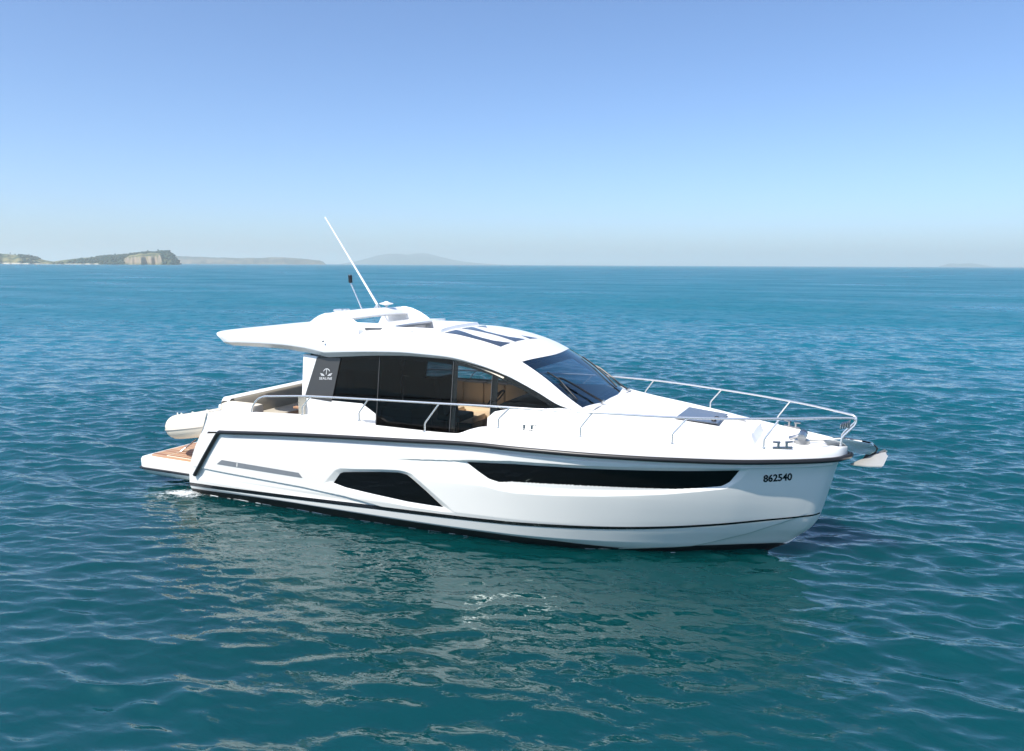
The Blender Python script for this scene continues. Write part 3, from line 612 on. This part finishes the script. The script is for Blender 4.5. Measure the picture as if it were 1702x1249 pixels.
# chamfered edge under the rim, then the soffit
rim = []
for x in np.concatenate([np.linspace(.5, 1.1, 16, endpoint=False), np.linspace(1.1, 6.05, 80), np.linspace(6.05, 7.10, 24)[1:]]):
    e, z = float(ey(x)), float(ez(x)); k = float(np.interp(x, [.5, .8, 2.5, 4.2, 5.0, 5.6, 6.9], [.04, .075, .105, .075, .055, .02, .005]))
    rim.append([rake(p) for p in ((x, -e, z), (x, -(e-.004), z-.012*min(1, k*20)), (x, -(e-.115*min(1, k*12)), z-k))])
roof_m.grid(rim)
rim2 = [r for r in rim if r[0][0] < 6.0]
roof_m.grid([[r[2], (r[2][0], 0, r[2][2]+.01)] for r in rim2])
# aft face of the wing
r0 = rows[0]; r2 = rim[0]
roof_m.grid([[p, (max(p[0]+.03, .62)+.1, p[1]*.95, 2.655)] for p in r0])
roof_m.add([r2[0], r2[1], r2[2], (.80, r2[0][1]*.95, 2.655)], [(0, 1, 2, 3)])
SUN_HOLE = (3.60, 4.60, -.78, .36)  # roof opening added and sized to let sun fall on the sofa
roof_m.mirror()
def cut(m, x0, x1, y0, y1):
    keep = []
    for f in m.f:
        c_ = np.mean([m.v[i] for i in f], 0)
        if not (x0 < c_[0] < x1 and y0 < c_[1] < y1): keep.append(f)
    m.f = keep
cut(roof_m, *SUN_HOLE)
roof = roof_m.build('roof', shell, yacht, 26)
m = MB(); hx0, hx1, hy0, hy1 = SUN_HOLE; lp = [(hx0, hy0), (hx1, hy0), (hx1, hy1), (hx0, hy1)]; lo = [(hx0-.10, hy0-.08), (hx1+.03, hy0-.08), (hx1+.03, hy1+.08), (hx0-.10, hy1+.08)]
def densify(L): return [tuple(np.array(L[i])*(1-t)+np.array(L[(i+1) % 4])*t) for i in range(4) for t in np.linspace(0, 1, 8, endpoint=False)]
di_, do_ = densify([(a+(.02 if a < 4 else -.02), b+(.02 if b < 0 else -.02)) for a, b in lp]), densify(lo); n_ = len(di_)
rg_ = [[(x, y, float(S(x, y))-.10) for x, y in di_], [(x, y, float(S(x, y))+.045) for x, y in di_], [(x*.5+u*.5, y*.5+v*.5, float(S(x*.5+u*.5, y*.5+v*.5))+.05) for (x, y), (u, v) in zip(di_, do_)], [(x, y, float(S(x, y))-.004) for x, y in do_]]
MB().grid([[r_[i % n_] for r_ in rg_] for i in range(n_+1)]).build('sun_hole_coaming', shell, roof, 40)  # raised ring that hides the added opening from the side
# windscreen glass with dark border
W = [[(float(xt(y))+(float(xb(y))-float(xt(y)))*t, -y) for t in np.linspace(0, 1, 22)] for y in np.linspace(WSY, -WSY, 40)]
wsn = MB().grid([[(x, y, float(S(x, y))-.006) for x, y in r] for r in W]).build('windscreen', g_wind, yacht, 60)
band = MB()
def wedge(t0, t1, y0, y1, n=24, k=4):
    band.grid([[(float(xt(y))+(float(xb(y))-float(xt(y)))*t, -y, float(S(float(xt(y))+(float(xb(y))-float(xt(y)))*t, y))-.016) for t in np.linspace(t0, t1, k)] for y in np.linspace(y0, y1, n)])
wedge(0, .07, WSY, -WSY); wedge(.90, 1, WSY, -WSY); wedge(.07, .90, WSY, WSY-.05, 3, 20); wedge(.07, .90, -WSY+.04, -WSY, 3, 20)
band.build('windscreen_border', blackp, wsn, 60)
# skylights; bow-tie outlines put the bright sky reflections into their shape
def roof_poly(poly, off):
    bm = bmesh.new(); P = []
    for i in range(len(poly)):
        a = np.array(poly[i]); b = np.array(poly[(i+1) % len(poly)])
        for k in range(3): P.append(a+(b-a)*k/3)
    bm.faces.new([bm.verts.new((p[0], p[1], 0)) for p in P])
    for x in np.arange(4.7, 5.75, .06): bmesh.ops.bisect_plane(bm, geom=bm.verts[:]+bm.edges[:]+bm.faces[:], plane_co=(x, 0, 0), plane_no=(1, 0, 0))
    bmesh.ops.triangulate(bm, faces=bm.faces); bm.verts.ensure_lookup_table()
    m = MB().add([(v.co.x, v.co.y, float(S(v.co.x, v.co.y))+off) for v in bm.verts], [[v.index for v in f.verts] for f in bm.faces]); bm.free(); return m
SK = [[(4.665, -.823), (4.707, -.52), (4.907, -.609), (5.1, -.69), (5.282, -.723), (5.45, -.70), (5.58, -.61), (5.663, -.522), (5.65, -.846), (5.23, -.849), (4.873, -.82)],
      [(4.70, -.346), (4.714, -.024), (4.90, -.15), (5.1, -.25), (5.3, -.27), (5.487, -.22), (5.675, -.012), (5.669, -.384), (5.39, -.365), (5.0, -.35)],
      [(4.73, .123), (4.743, .424), (4.88, .20), (4.92, .14)], [(5.52, .16), (5.60, .25), (5.717, .396), (5.69, .13)]]
for p in SK[:2]: roof_poly(p, .005).build('skylight', g_sky, roof, 60)
for p in SK[2:]: roof_poly(p, .005).build('skylight', g_sky, roof, 60)
roof_poly([(4.05, -.94), (4.10, -.84), (4.19, -.72), (4.22, -.70), (4.21, -.78), (4.14, -.88)], .004).build('roof_shade_sheet', grey_vent, roof, 60)  # flat grey sheet painting in the shade seen inside the roof opening
MB().ball((2.86, -1.478, 2.80), .022, 8, 6).build('roof_light', steel, roof, 60)
# arch over the roof
fin = [(2.18, 2.84), (2.30, 3.03), (2.40, 3.10), (2.50, 3.155), (2.62, 3.195), (2.70, 3.20), (2.84, 3.175), (3.0, 3.115), (3.14, 3.04), (3.26, 2.955), (3.28, 2.86)]
for s in (-1, 1):
    m = MB(); o_ = [(x, s*(1.12+.03*(3.1-z)*3*.6), z) for x, z in fin]; i_ = [(x, s*(.94+.05*(3.1-z)), z) for x, z in fin]
    n_ = len(fin); m.add(o_+i_, [tuple(range(n_)), tuple(range(n_, 2*n_))[::-1]]+[(i, (i+1) % n_, n_+(i+1) % n_, n_+i) for i in range(n_)])
    fin_o = m.build('arch_fin', shell, roof, 40, .018)
arch = roof
pl = [(2.36, 3.065), (2.42, 3.115), (2.50, 3.165), (2.62, 3.205), (2.72, 3.205), (2.84, 3.165), (2.90, 3.105), (2.86, 3.07), (2.6, 3.06)]
arch = MB().grid([[(x+.05*(abs(y)/1.0)**2*(1 if x < 2.6 else -1), y, z+.025*(1-(y/1.0)**2)) for x, z in pl+[pl[0]]] for y in np.linspace(-1.0, 1.0, 15)]).build('roof_arch', shell, yacht, 50)
MB().prism([(3.0, -.90, 2.965), (3.0, .90, 2.975), (3.75, .80, 3.01), (3.75, -.80, 3.0)], (0, 0, 1), .035).build('sliding_roof_panel', shell, roof, 30, .01)
MB().prism([(3.12, -.86, 2.935), (3.12, .86, 2.935), (3.74, .78, 2.985), (3.74, -.78, 2.985)], (0, 0, 1), .02).build('sliding_roof_frame', grey_vent, roof, 30)

# ------------------------------------------------------------------ aerials on the arch
an = MB().tube([(2.66, .28, 3.19), (2.645, .28, 3.29)], .020, 8).tube([(2.60, .24, 3.20), (2.648, .28, 3.30)], .010, 6).tube([(2.74, .30, 3.20), (2.648, .28, 3.30)], .010, 6).build('aerial_mount', chrome, arch, 60)
MB().tube([(2.65, .285, 3.285), (2.3, .29, 3.775), (1.53, .305, 4.84)], [.022, .019, .014], 8).build('whip_aerial', white_pl, arch, 60)
lm = MB().tube([(2.45, .14, 3.15), (2.20, .115, 3.675)], .013, 8).build('anchor_light_pole', chrome, arch, 60)
MB().tube([(2.205, .115, 3.67), (2.20, .115, 3.80)], .036, 12).build('anchor_light', rubber, lm, 40)
MB().tube([(2.20, .115, 3.80), (2.20, .115, 3.815)], .034, 12).build('light_cap', steel, lm, 40)
m = MB().tube([(2.66, .55, 3.19), (2.66, .55, 3.26)], .018, 8)
prof = [(0, 3.335), (.03, 3.333), (.05, 3.315), (.125, 3.30), (.13, 3.292), (.12, 3.285), (.05, 3.268), (.03, 3.25), (0, 3.25)]
m.grid([[(2.66+r*math.cos(a), .55+r*math.sin(a), z) for r, z in prof] for a in np.linspace(0, 2*math.pi, 17)]).build('satellite_aerial', white_pl, arch, 50)
for k, (yy, r) in enumerate(((-.62, .030), (-.50, .022), (-.43, .022))): MB().tube([(2.50, yy, 3.18), (2.50, yy, 3.215)], .012, 6).tube([(2.44-.03*(k == 0), yy, 3.225), (2.58, yy, 3.228)], [r*.7, r], 10).build('horn', chrome, arch, 50)

# ------------------------------------------------------------------ wipers
def wiper(arm, blade, pivot):
    m = MB().tube(arm, .016, 6); wa = m.build('wiper', rubber, wsn, 60)
    MB().tube(blade, .013, 6).build('wiper_blade', rubber, wa, 60)
    MB().tube([(pivot[0], pivot[1], pivot[2]-.06), pivot, (pivot[0]+.03, pivot[1], pivot[2]+.012)], .020, 8).build('wiper_pivot', steel, wa, 60)
def on(x, y, h): return (x, y, float(S(x, y))+h)
wiper([(7.13, -.52, 2.04), on(6.98, -.56, .05), on(6.80, -.66, .06), on(6.62, -.74, .045), on(6.56, -.78, .03)], [on(6.40, -.84, .018), on(6.56, -.80, .022), on(6.70, -.84, .020), on(6.90, -.90, .018)], (7.14, -.52, 2.035))
wiper([(7.13, .76, 2.03), on(7.0, .77, .06), on(6.86, .80, .07), on(6.66, .84, .055), on(6.56, .85, .03)], [on(6.34, .82, .02), on(6.55, .80, .03), on(6.80, .72, .03), on(7.0, .62, .02)], (7.14, .76, 2.025))

# ------------------------------------------------------------------ rails
RT = [(1.82, 1.877), (2.78, 1.953), (3.87, 1.994), (5.10, 2.033), (6.22, 2.068), (7.355, 2.072), (8.54, 2.050), (9.62, 2.038), (10.1, 2.030), (10.38, 2.018)]
ry = lambda x: float(bs(min(x, 10.2)))-.085
ST_ = [(2.595, 2.778), (3.69, 3.867), (4.854, 5.10), (6.046, 6.22), (7.205, 7.355), (8.361, 8.538), (9.443, 9.615)]
for s in (-1, 1):
    rx = [p[0] for p in RT]; rz = [p[1] for p in RT]
    top = [(1.52, s*ry(1.52), 1.57), (1.55, s*ry(1.5), 1.68), (1.62, s*ry(1.6), 1.775), (1.70, s*ry(1.7), 1.835)]
    top += [(x, s*(ry(x) if x < 9.9 else float(np.interp(x, [9.9, 10.2, 10.38, 10.42], [ry(9.9), .30, .17, .145]))), float(pch(x, rx, rz))) for x in np.linspace(1.82, 10.40, 60)]
    top += [(10.47, s*.115, 2.012), (10.505, s*.10, 1.990), (10.51, s*.10, 1.955), (10.495, s*.105, 1.915), (10.38, s*.125, 1.78), (10.352, s*.13, 1.735), (10.345, s*.135, 1.63)]
    if s > 0: top = [p for p in top if p[0] > 2.6]
    rail = MB().tube(top, .0155, 8).build('guard_rail', chrome, yacht, 60, label='long polished handrail with bent stanchions')
    for a, b in ST_:
        if s > 0 and a < 2.6: continue
        y_ = ry(a); zb = float(zg(a))
        MB().tube([(a, s*y_, zb-.01), (a, s*y_, zb+.11), (a+.015, s*y_, zb+.14), (b, s*ry(b), float(pch(b, rx, rz)))], .0125, 8).tube([(a, s*y_, zb-.004), (a, s*y_, zb+.008)], .03, 10).build('stanchion', chrome, rail, 60)
m = MB()
for k in range(4): m.tube([(10.33+.028*k, -.12, 1.86+.005*k), (10.335+.028*k, -.125, 1.915+.012*k), (10.35+.028*k, -.05, 1.93+.012*k), (10.345+.028*k, -.045, 1.87)], .011, 6)
m.build('rail_fender_hook', steel, yacht, 60)

def cleat(x, y, z, a):
    m = MB(); ca, sa = math.cos(a), math.sin(a)
    q = lambda u, h, v=0: (x+ca*u-sa*v, y+sa*u+ca*v, z+h)
    m.tube([q(-.13, .012), q(.13, .012)], .016, 8)
    for u in (-.055, .055): m.tube([q(u, .01), q(u, .075)], .018, 8).tube([q(u*.6, .080), q(u*2.4, .088)], [.016, .012], 8)
    m.build('mooring_cleat', steel, yacht, 50)
for s in (-1, 1):
    cleat(9.665, s*.71, float(zg(9.665))+.0, s*(-.5)); cleat(6.48, s*1.69, float(zg(6.48))+.0, s*(-.12))
m = MB().tube([(9.86, -.10, 1.56), (9.86, -.10, 1.66)], .10, 14).tube([(9.86, -.22, 1.70), (9.86, -.06, 1.70)], [.055, .065], 12).tube([(9.86, -.06, 1.70), (9.86, .10, 1.70)], .045, 12).ball((9.86, .12, 1.70), .06, 10, 6)
m.tube([(9.70, -.12, 1.665), (9.78, -.14, 1.70), (9.86, -.13, 1.73)], .028, 8)
m.build('anchor_windlass', steel, yacht, 40)
MB().tube([(9.95, -.02, 1.65), (10.15, 0, 1.668), (10.36, 0, 1.705), (10.60, 0, 1.69)], .016, 6).build('anchor_chain', chain_m, yacht, 60)
sd_ = [(10.12, 1.665), (10.36, 1.715), (10.52, 1.705), (10.72, 1.68), (10.775, 1.63), (10.765, 1.585), (10.70, 1.535), (10.55, 1.535), (10.42, 1.56), (10.2, 1.6)]
m = MB()
for y in (-.065, .055): m.prism([(x, y, z) for x, z in sd_], (0, 1, 0), .012)
m.prism([(10.2, -.06, 1.60), (10.42, -.06, 1.565), (10.66, -.06, 1.55), (10.66, .06, 1.55), (10.42, .06, 1.565), (10.2, .06, 1.60)], (0, 0, 1), .012).tube([(10.72, -.07, 1.63), (10.72, .07, 1.63)], .035, 12)
m.build('bow_roller', mirror_steel, yacht, 30)

# ------------------------------------------------------------------ cockpit and swim platform
def rrect(x0, x1, y, r, n=6):
    P = []
    for cx, cy, a0 in ((x0+r, -y+r, math.pi), (x1, -y, None), (x1, y, None), (x0+r, y-r, math.pi/2)):
        if a0 is None: P.append((cx, cy))
        elif a0 == math.pi: P += [(cx+r*math.cos(a), cy+r*math.sin(a)) for a in np.linspace(math.pi, 1.5*math.pi, n)]
        else: P += [(cx+r*math.cos(a), cy+r*math.sin(a)) for a in np.linspace(math.pi/2, math.pi, n)]
    return P
pp = rrect(-1.46, .12, 1.57, .16)
def ring(z, d): return [(x+(d if x < 0 else 0), y*(1-d/1.57), z) for x, y in pp]
m = MB(); k = len(pp); lv = [ring(.14, .10), ring(.19, .03), ring(.245, .005), ring(.30, .0), ring(.43, .0), ring(.457, .012), ring(.465, .04)]
for r_ in lv: m.v += r_
for i in range(len(lv)-1): m.f += [(i*k+j, i*k+(j+1) % k, (i+1)*k+(j+1) % k, (i+1)*k+j) for j in range(k)]
m.f += [tuple(range(k))[::-1], tuple((len(lv)-1)*k+j for j in range(k))]
plat = m.build('swim_platform', gel, yacht, 40)
pr = [p for p in ring(.275, -.012)]
i0 = max(range(len(pr)), key=lambda i: pr[i][0]-pr[i][1]*.001); 
sp_ = [(.10, -1.585, .292)]+[(x, y, .272+.012*(x+1.5)) for x, y, z in pr if x < 0 and y < 0]+[(x, y, .272+.012*(x+1.5)) for x, y, z in pr[::1] if x < 0 and y > 0]+[(.10, 1.585, .292)]
order = [p for p in sp_]
o1 = [(x, y, z) for x, y, z in [(.10, -1.585, .292)]+sorted([p for p in sp_[1:-1] if p[1] < 0], key=lambda p: (-p[0]+p[1]*-1.0))]
o1 = [(.17, -1.60, .30), (-.4, -1.585, .287), (-1.28, -1.585, .275), (-1.40, -1.55, .273), (-1.455, -1.47, .272), (-1.478, -1.38, .272)]
MB().tube(o1+[(x, -y, z) for x, y, z in o1[::-1]], .022, 8).build('platform_strake', rubber, plat, 60)
MB().prism([(x+.09, y*.90, .467) for x, y in rrect(-1.46, -.12, 1.57, .16)], (0, 0, 1), .006).build('teak_decking', teak_m, plat, 30)
for a, b, y0, y1 in ((-1.0, -.35, -1.30, -.75), (-1.0, -.35, .75, 1.3)):
    m = MB(); m.tube([(a, y0, .476), (b, y0, .476)], .006, 4).tube([(a, y1, .476), (b, y1, .476)], .006, 4).tube([(a, y0, .476), (a, y1, .476)], .006, 4).tube([(b, y0, .476), (b, y1, .476)], .006, 4)
    m.build('platform_hatch_trim', cream, plat, 60)
# cockpit sole, inner walls, seating
MB().box(.62, 2.6, -1.56, 1.56, .92, .985).build('cockpit_sole', teak_m, yacht, 30)
for s in (-1, 1): MB().grid([[(x, s*(float(bs(x))-.172), float(zg(x))-.03), (x, s*(float(bs(x))-.20), .97)] for x in np.linspace(.60, 2.42, 14)]).build('cockpit_liner', cream, yacht, 40)
m = MB().grid([[(2.42, -1.60, z), (2.42, -1.33, z)] for z in (.97, 1.9)]); m.build('cockpit_step', cream, yacht, 40)
bx = [(.50, 1.20), (.52, 1.60), (.545, 1.69), (.58, 1.715), (.68, 1.715), (.72, 1.69)]
MB().grid([[(x, y, z+.02*(y+1.35)/2.9*1.2-(.06 if i in (0, 15) else 0)) for x, z in bx] for i, y in enumerate(np.concatenate([[-1.40], np.linspace(-1.36, 1.52, 14), [1.56]]))]).build('transom_coaming', gel_deck, yacht, 40)
bk = [(.715, 1.0), (.80, 1.35), (.755, 1.655), (.725, 1.685), (.70, 1.66), (.66, 1.0)]
MB().grid([[(x, y, z+.02*(y+1.35)/2.9*1.2) for x, z in bk+[bk[0]]] for y in np.linspace(-1.30, 1.5, 12)]).build('cockpit_backrest', taupe, yacht, 40)
MB().box(.78, 1.30, -1.1, 1.5, 1.0, 1.38).build('cockpit_seat', taupe, yacht, 30, .04)
MB().box(.70, 1.42, -1.58, -1.30, 1.0, 1.66).build('seat_end_cushion', cream, yacht, 30, .06)
tb = MB().box(1.55, 2.30, -.75, .30, 1.49, 1.525).build('cockpit_table', teak_m, yacht, 30, .01)
MB().tube([(1.92, -.22, .98), (1.92, -.22, 1.49)], .05, 10).build('table_leg', steel, tb, 40)
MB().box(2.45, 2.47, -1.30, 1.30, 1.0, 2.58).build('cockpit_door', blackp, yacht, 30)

# ------------------------------------------------------------------ saloon seen through the glass
MB().box(2.50, 6.6, -1.28, 1.28, 1.12, 1.16).build('saloon_floor', wood_in, yacht, 30)
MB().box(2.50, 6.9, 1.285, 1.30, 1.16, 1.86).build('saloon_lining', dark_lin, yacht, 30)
MB().box(2.60, 4.30, -1.20, -.62, 1.16, 1.78).build('added_dark_box', dark_lin, yacht, 30, .02)  # dark box added inside to keep the aft panes black
m = MB().box(3.55, 5.25, .62, 1.18, 1.17, 1.50); st = m.build('saloon_sofa', beige, yacht, 30, .04)
for x_ in (3.56, 3.98, 4.40, 4.82): MB().box(x_, x_+.405, 1.02, 1.22, 1.50, 1.90).build('sofa_back', beige, st, 30, .04)
hs = MB().box(4.16, 4.64, .12, .58, 1.17, 1.34).build('companion_seat', dark_lin, yacht, 30, .02)
MB().box(4.15, 4.66, .10, .60, 1.34, 1.45).build('seat_cushion', beige, hs, 30, .03); MB().box(4.13, 4.25, .10, .60, 1.40, 1.54).build('seat_back', beige, hs, 30, .04)
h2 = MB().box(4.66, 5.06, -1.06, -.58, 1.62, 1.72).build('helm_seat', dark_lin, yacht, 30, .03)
MB().prism([(4.68, -1.06, 1.70), (4.80, -1.06, 1.70), (4.70, -1.06, 2.28), (4.60, -1.06, 2.28)], (0, 1, 0), .46).build('helm_backrest', dark_lin, h2, 30, .02)
MB().tube([(4.86, -.82, 1.16), (4.86, -.82, 1.63)], .05, 10).build('seat_pedestal', steel, h2, 40)
MB().prism([(5.62, -1.16, 1.16), (5.62, -1.16, 1.86), (5.85, -1.16, 2.02), (6.1, -1.12, 2.05), (6.75, -.98, 1.92), (6.95, -.9, 1.88), (6.95, -.9, 1.5), (6.2, -1.1, 1.16)], (0, 1, 0), .9).build('helm_console', dark_lin, yacht, 30, .01)
MB().box(6.05, 6.98, -.10, 1.0, 1.16, 1.84).build('dashboard', beige, yacht, 30, .04)
m = MB(); cen = np.array((5.56, -.82, 2.0)); ax = np.array((-.75, 0, .66)); a1 = np.array((0, 1, 0)); a2 = np.cross(ax, a1)
m.tube([cen+.17*(math.cos(t)*a1+math.sin(t)*a2) for t in np.linspace(0, 2*math.pi, 25)], .014, 6)
for t in (.5, 2.6, 4.7): m.tube([cen, cen+.17*(math.cos(t)*a1+math.sin(t)*a2)], .012, 6)
m.build('steering_wheel', dark_lin, yacht, 60)
m = MB().grid([[(x, y, float(ez(x))-.07+.18*(1-(y/1.3)**2)*(x > 3)) for y in np.linspace(-1.28, 1.28, 19)] for x in np.linspace(2.5, 5.9, 36)]); cut(m, 3.5, 4.68, -.9, .45); m.build('headliner', cream, yacht, 60)

# ------------------------------------------------------------------ anchor hanging in the bow roller
ank = thing('anchor', 'galvanised plough anchor with black shank hanging from the bow roller', 'anchor', (10.70, 0, 1.45))
o3 = np.array((10.70, 0, 1.45)); m = MB()
for s in (-1, 1):
    Pq = [np.array(p)-o3 for p in ((10.475, s*.004, 1.365), (10.70, s*.125, 1.395), (10.855, s*.175, 1.425), (10.905, s*.14, 1.565), (10.885, s*.085, 1.60), (10.81, s*.02, 1.535), (10.70, s*.01, 1.505), (10.60, s*.005, 1.445))]
    m.prism(Pq, (0, s*.0, 1), -.014)
    m.prism([np.array(p)-o3 for p in ((10.855, s*.175, 1.425), (10.905, s*.14, 1.565), (10.85, s*.02, 1.54), (10.80, s*.01, 1.43))], (1, 0, 0), .012)
m.build('fluke', galv, ank, 25)
m = MB().prism([np.array(p)-o3 for p in ((10.62, -.012, 1.455), (10.70, -.012, 1.50), (10.775, -.012, 1.545), (10.80, -.012, 1.62), (10.755, -.012, 1.66), (10.73, -.012, 1.60), (10.66, -.012, 1.53))], (0, 1, 0), .024)
m.build('shank', rubber, ank, 30)

# ------------------------------------------------------------------ inflatable tender lying across the stern
tn = thing('inflatable_tender', 'white inflatable tender stowed crosswise on chocks above the teak swim platform', 'dinghy', (-.46, -.16, .62))
oT = np.array((-.42, 0, .62)); r = .222; hw = .43
def tpt(u, y, z): a = math.radians(10); return (u*math.cos(a)-z*math.sin(a)*.0, y, z+u*math.tan(a)*.9)
ctr = [(-hw, 1.35), (-hw, .6), (-hw, 0), (-hw, -.55), (-hw+.02, -.80)]+[(-hw*math.cos(a)*1.0+.0, -.80-.36*math.sin(a)) for a in np.linspace(.25, math.pi-.25, 12)]+[(hw-.02, -.80), (hw, -.55), (hw, 0), (hw, .6), (hw, 1.35)]
zt = lambda y: .40+.06*max(0, -y-.1)**1.5
ends = lambda L: [r*.3]+[r*.8]+[r]*(L-4)+[r*.8, r*.3]
cc = [(-hw, 1.62), (-hw, 1.55)]+ctr+[(hw, 1.55), (hw, 1.62)]
tubes = MB().tube([tpt(u, y, zt(y)) for u, y in cc], ends(len(cc)), 18).build('buoyancy_tube', pvc, tn, 60)
ob = []
for i, (u, y) in enumerate(ctr):
    a_ = np.array(ctr[max(i-1, 0)]); b_ = np.array(ctr[min(i+1, len(ctr)-1)]); t_ = (b_-a_)/np.hypot(*(b_-a_)); n2_ = np.array((t_[1], -t_[0]))
    if n2_ @ np.array((u, y+.5 if y < -.6 else 0)) < 0: n2_ = -n2_
    ob.append(tpt(u+n2_[0]*r, y+n2_[1]*r, zt(y)-.02))
m = MB().tube(ob, .010, 5)
m.build('rubbing_band', pvc_g, tubes, 60)
hv = []
for y in np.concatenate([np.linspace(1.4, -.7, 12), [-.85, -.97, -1.05]]):
    k = np.interp(y, [-1.05, -.85, -.5, 1.4], [.15, .55, 1, 1]); dz = np.interp(y, [-1.05, -.7, -.2, 1.4], [.10, .30, .40, .38])
    hv.append([tpt(u*k, y, zt(y)-.06-dz*(1-abs(u)/.36)) for u in (-.36, -.25, -.12, 0, .12, .25, .36)])
MB().grid(hv).build('tender_hull', pvc_g, tn, 25)
m = MB().box(-.30, .30, -.55, 1.4, .30, .36); m.build('tender_floor', pvc_g, tn, 30)
MB().box(-.20, .25, -.2, .45, .36, .70).build('tender_seat', white_pl, tn, 30, .05)
rope = mat('white_rope', (.7, .68, .62), .8)
for k in range(7):
    y = -.75+.3*k; MB().tube([tpt(hw, y, zt(y)+r), tpt(hw, y+.07, zt(y)+r+.045), tpt(hw, y+.15, zt(y)+r+.045), tpt(hw, y+.22, zt(y)+r)], .011, 5).build('grab_line', rope, tubes, 60)
for k in range(4):
    a = math.pi*(.2+.2*k); MB().tube([tpt(-hw*math.cos(a), -.8-.36*math.sin(a), zt(-1)+r), tpt(-hw*math.cos(a+.1), -.8-.36*math.sin(a+.1), zt(-1)+r+.04), tpt(-hw*math.cos(a+.25), -.8-.36*math.sin(a+.25), zt(-1)+r)], .010, 5).build('grab_line', rope, tubes, 60)
ck = thing('tender_chock', 'dark cradle with thin steel struts holding the tender on the teak platform', 'chock', (-.42, 0, .50))
for y in (-.62, .75):
    m = MB(); m.prism([(-.46, y, -.02), (-.46, y, .05), (-.02, y, .015), (.30, y, .06), (.30, y, -.02)], (0, 1, 0), .06)
    m.prism([(-.30, y, 0), (-.36, y, .22), (-.30, y, .22), (-.2, y, .06)], (0, 1, 0), .05).prism([(.14, y, .03), (.26, y, .20), (.32, y, .19), (.28, y, .03)], (0, 1, 0), .05)
    m.build('cradle', rubber, ck, 30)
for x in (-.62, -.30):
    MB().tube([(x+.02, -.98, -.025), (x+.16, -.72, .17)], .014, 6).build('strut', chrome, ck, 60); MB().tube([(x+.02, .95, -.025), (x+.16, .70, .17)], .014, 6).build('strut', chrome, ck, 60)

# ------------------------------------------------------------------ churned water at the stern, painted glints along the waterline
def foam_mat():
    m = bpy.data.materials.new('churned_foam'); m.use_nodes = True; t = m.node_tree; b = t.nodes['Principled BSDF']
    b.inputs['Base Color'].default_value = (.80, .84, .84, 1); b.inputs['Roughness'].default_value = .6
    tc = t.nodes.new('ShaderNodeTexCoord'); at_ = t.nodes.new('ShaderNodeAttribute'); at_.attribute_name = 'froth'
    n = t.nodes.new('ShaderNodeTexNoise'); n.inputs['Scale'].default_value = 11; n.inputs['Detail'].default_value = 8; n.inputs['Roughness'].default_value = .72; n.inputs['Distortion'].default_value = .6; t.links.new(tc.outputs['Object'], n.inputs[0])
    ad = t.nodes.new('ShaderNodeMath'); ad.operation = 'ADD'; t.links.new(n.outputs[0], ad.inputs[0]); t.links.new(at_.outputs['Fac'], ad.inputs[1])
    mr = t.nodes.new('ShaderNodeMapRange'); mr.inputs[1].default_value = .74; mr.inputs[2].default_value = 1.02; mr.inputs[3].default_value = 0; mr.inputs[4].default_value = .92; t.links.new(ad.outputs[0], mr.inputs[0]); t.links.new(mr.outputs[0], b.inputs['Alpha'])
    return m
gx_, gy_ = np.meshgrid(np.linspace(-1.75, .75, 110), np.linspace(-3.0, -1.3, 80), indexing='ij')
fz, fdx, fdy = wave_height(gx_, gy_, np.full(gx_.shape, .07), shelter(gx_, gy_))
fr_ = np.exp(-(((gx_-.02)/.42)**2+((gy_+1.74)/.20)**2))*.30+np.exp(-(((gx_+.25)/.70)**2+((gy_+1.95)/.45)**2))*.22
fo = MB().grid(np.stack([gx_+fdx, gy_+fdy, fz+.012+.05*np.clip(fr_, 0, 1)*RNG.uniform(.3, 1, gx_.shape)], -1)).build('stern_foam', foam_mat(), None, 180)
fa = fo.data.attributes.new('froth', 'FLOAT', 'POINT'); fa.data.foreach_set('value', fr_.reshape(-1).astype(np.float32)); tag(fo, kind='stuff')
# white slivers painted in as wet glints where water laps the antifouling
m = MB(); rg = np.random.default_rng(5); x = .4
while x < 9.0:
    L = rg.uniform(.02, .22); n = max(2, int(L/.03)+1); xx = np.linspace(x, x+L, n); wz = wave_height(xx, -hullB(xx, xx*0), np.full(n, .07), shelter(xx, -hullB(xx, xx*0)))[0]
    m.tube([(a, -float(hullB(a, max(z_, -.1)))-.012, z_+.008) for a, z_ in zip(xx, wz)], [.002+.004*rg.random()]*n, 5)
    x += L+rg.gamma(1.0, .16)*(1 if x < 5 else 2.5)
tag(m.build('painted_waterline_glint', glint_m, None, 180), kind='stuff')

# ------------------------------------------------------------------ sea haze
hz = bpy.data.materials.new('sea_haze'); hz.use_nodes = True; t = hz.node_tree; t.nodes.clear()
o = t.nodes.new('ShaderNodeOutputMaterial'); pv = t.nodes.new('ShaderNodeVolumePrincipled')
pv.inputs['Color'].default_value = (.92, .94, .88, 1); pv.inputs['Density'].default_value = 1.9e-4; pv.inputs['Anisotropy'].default_value = .2
t.links.new(pv.outputs[0], o.inputs['Volume'])
mb = MB().box(-46500, 46500, -46500, 46500, -3, 168)
ho = mb.build('haze', hz, None, 180); ho['kind'] = 'stuff'; ho.display_type = 'WIRE'
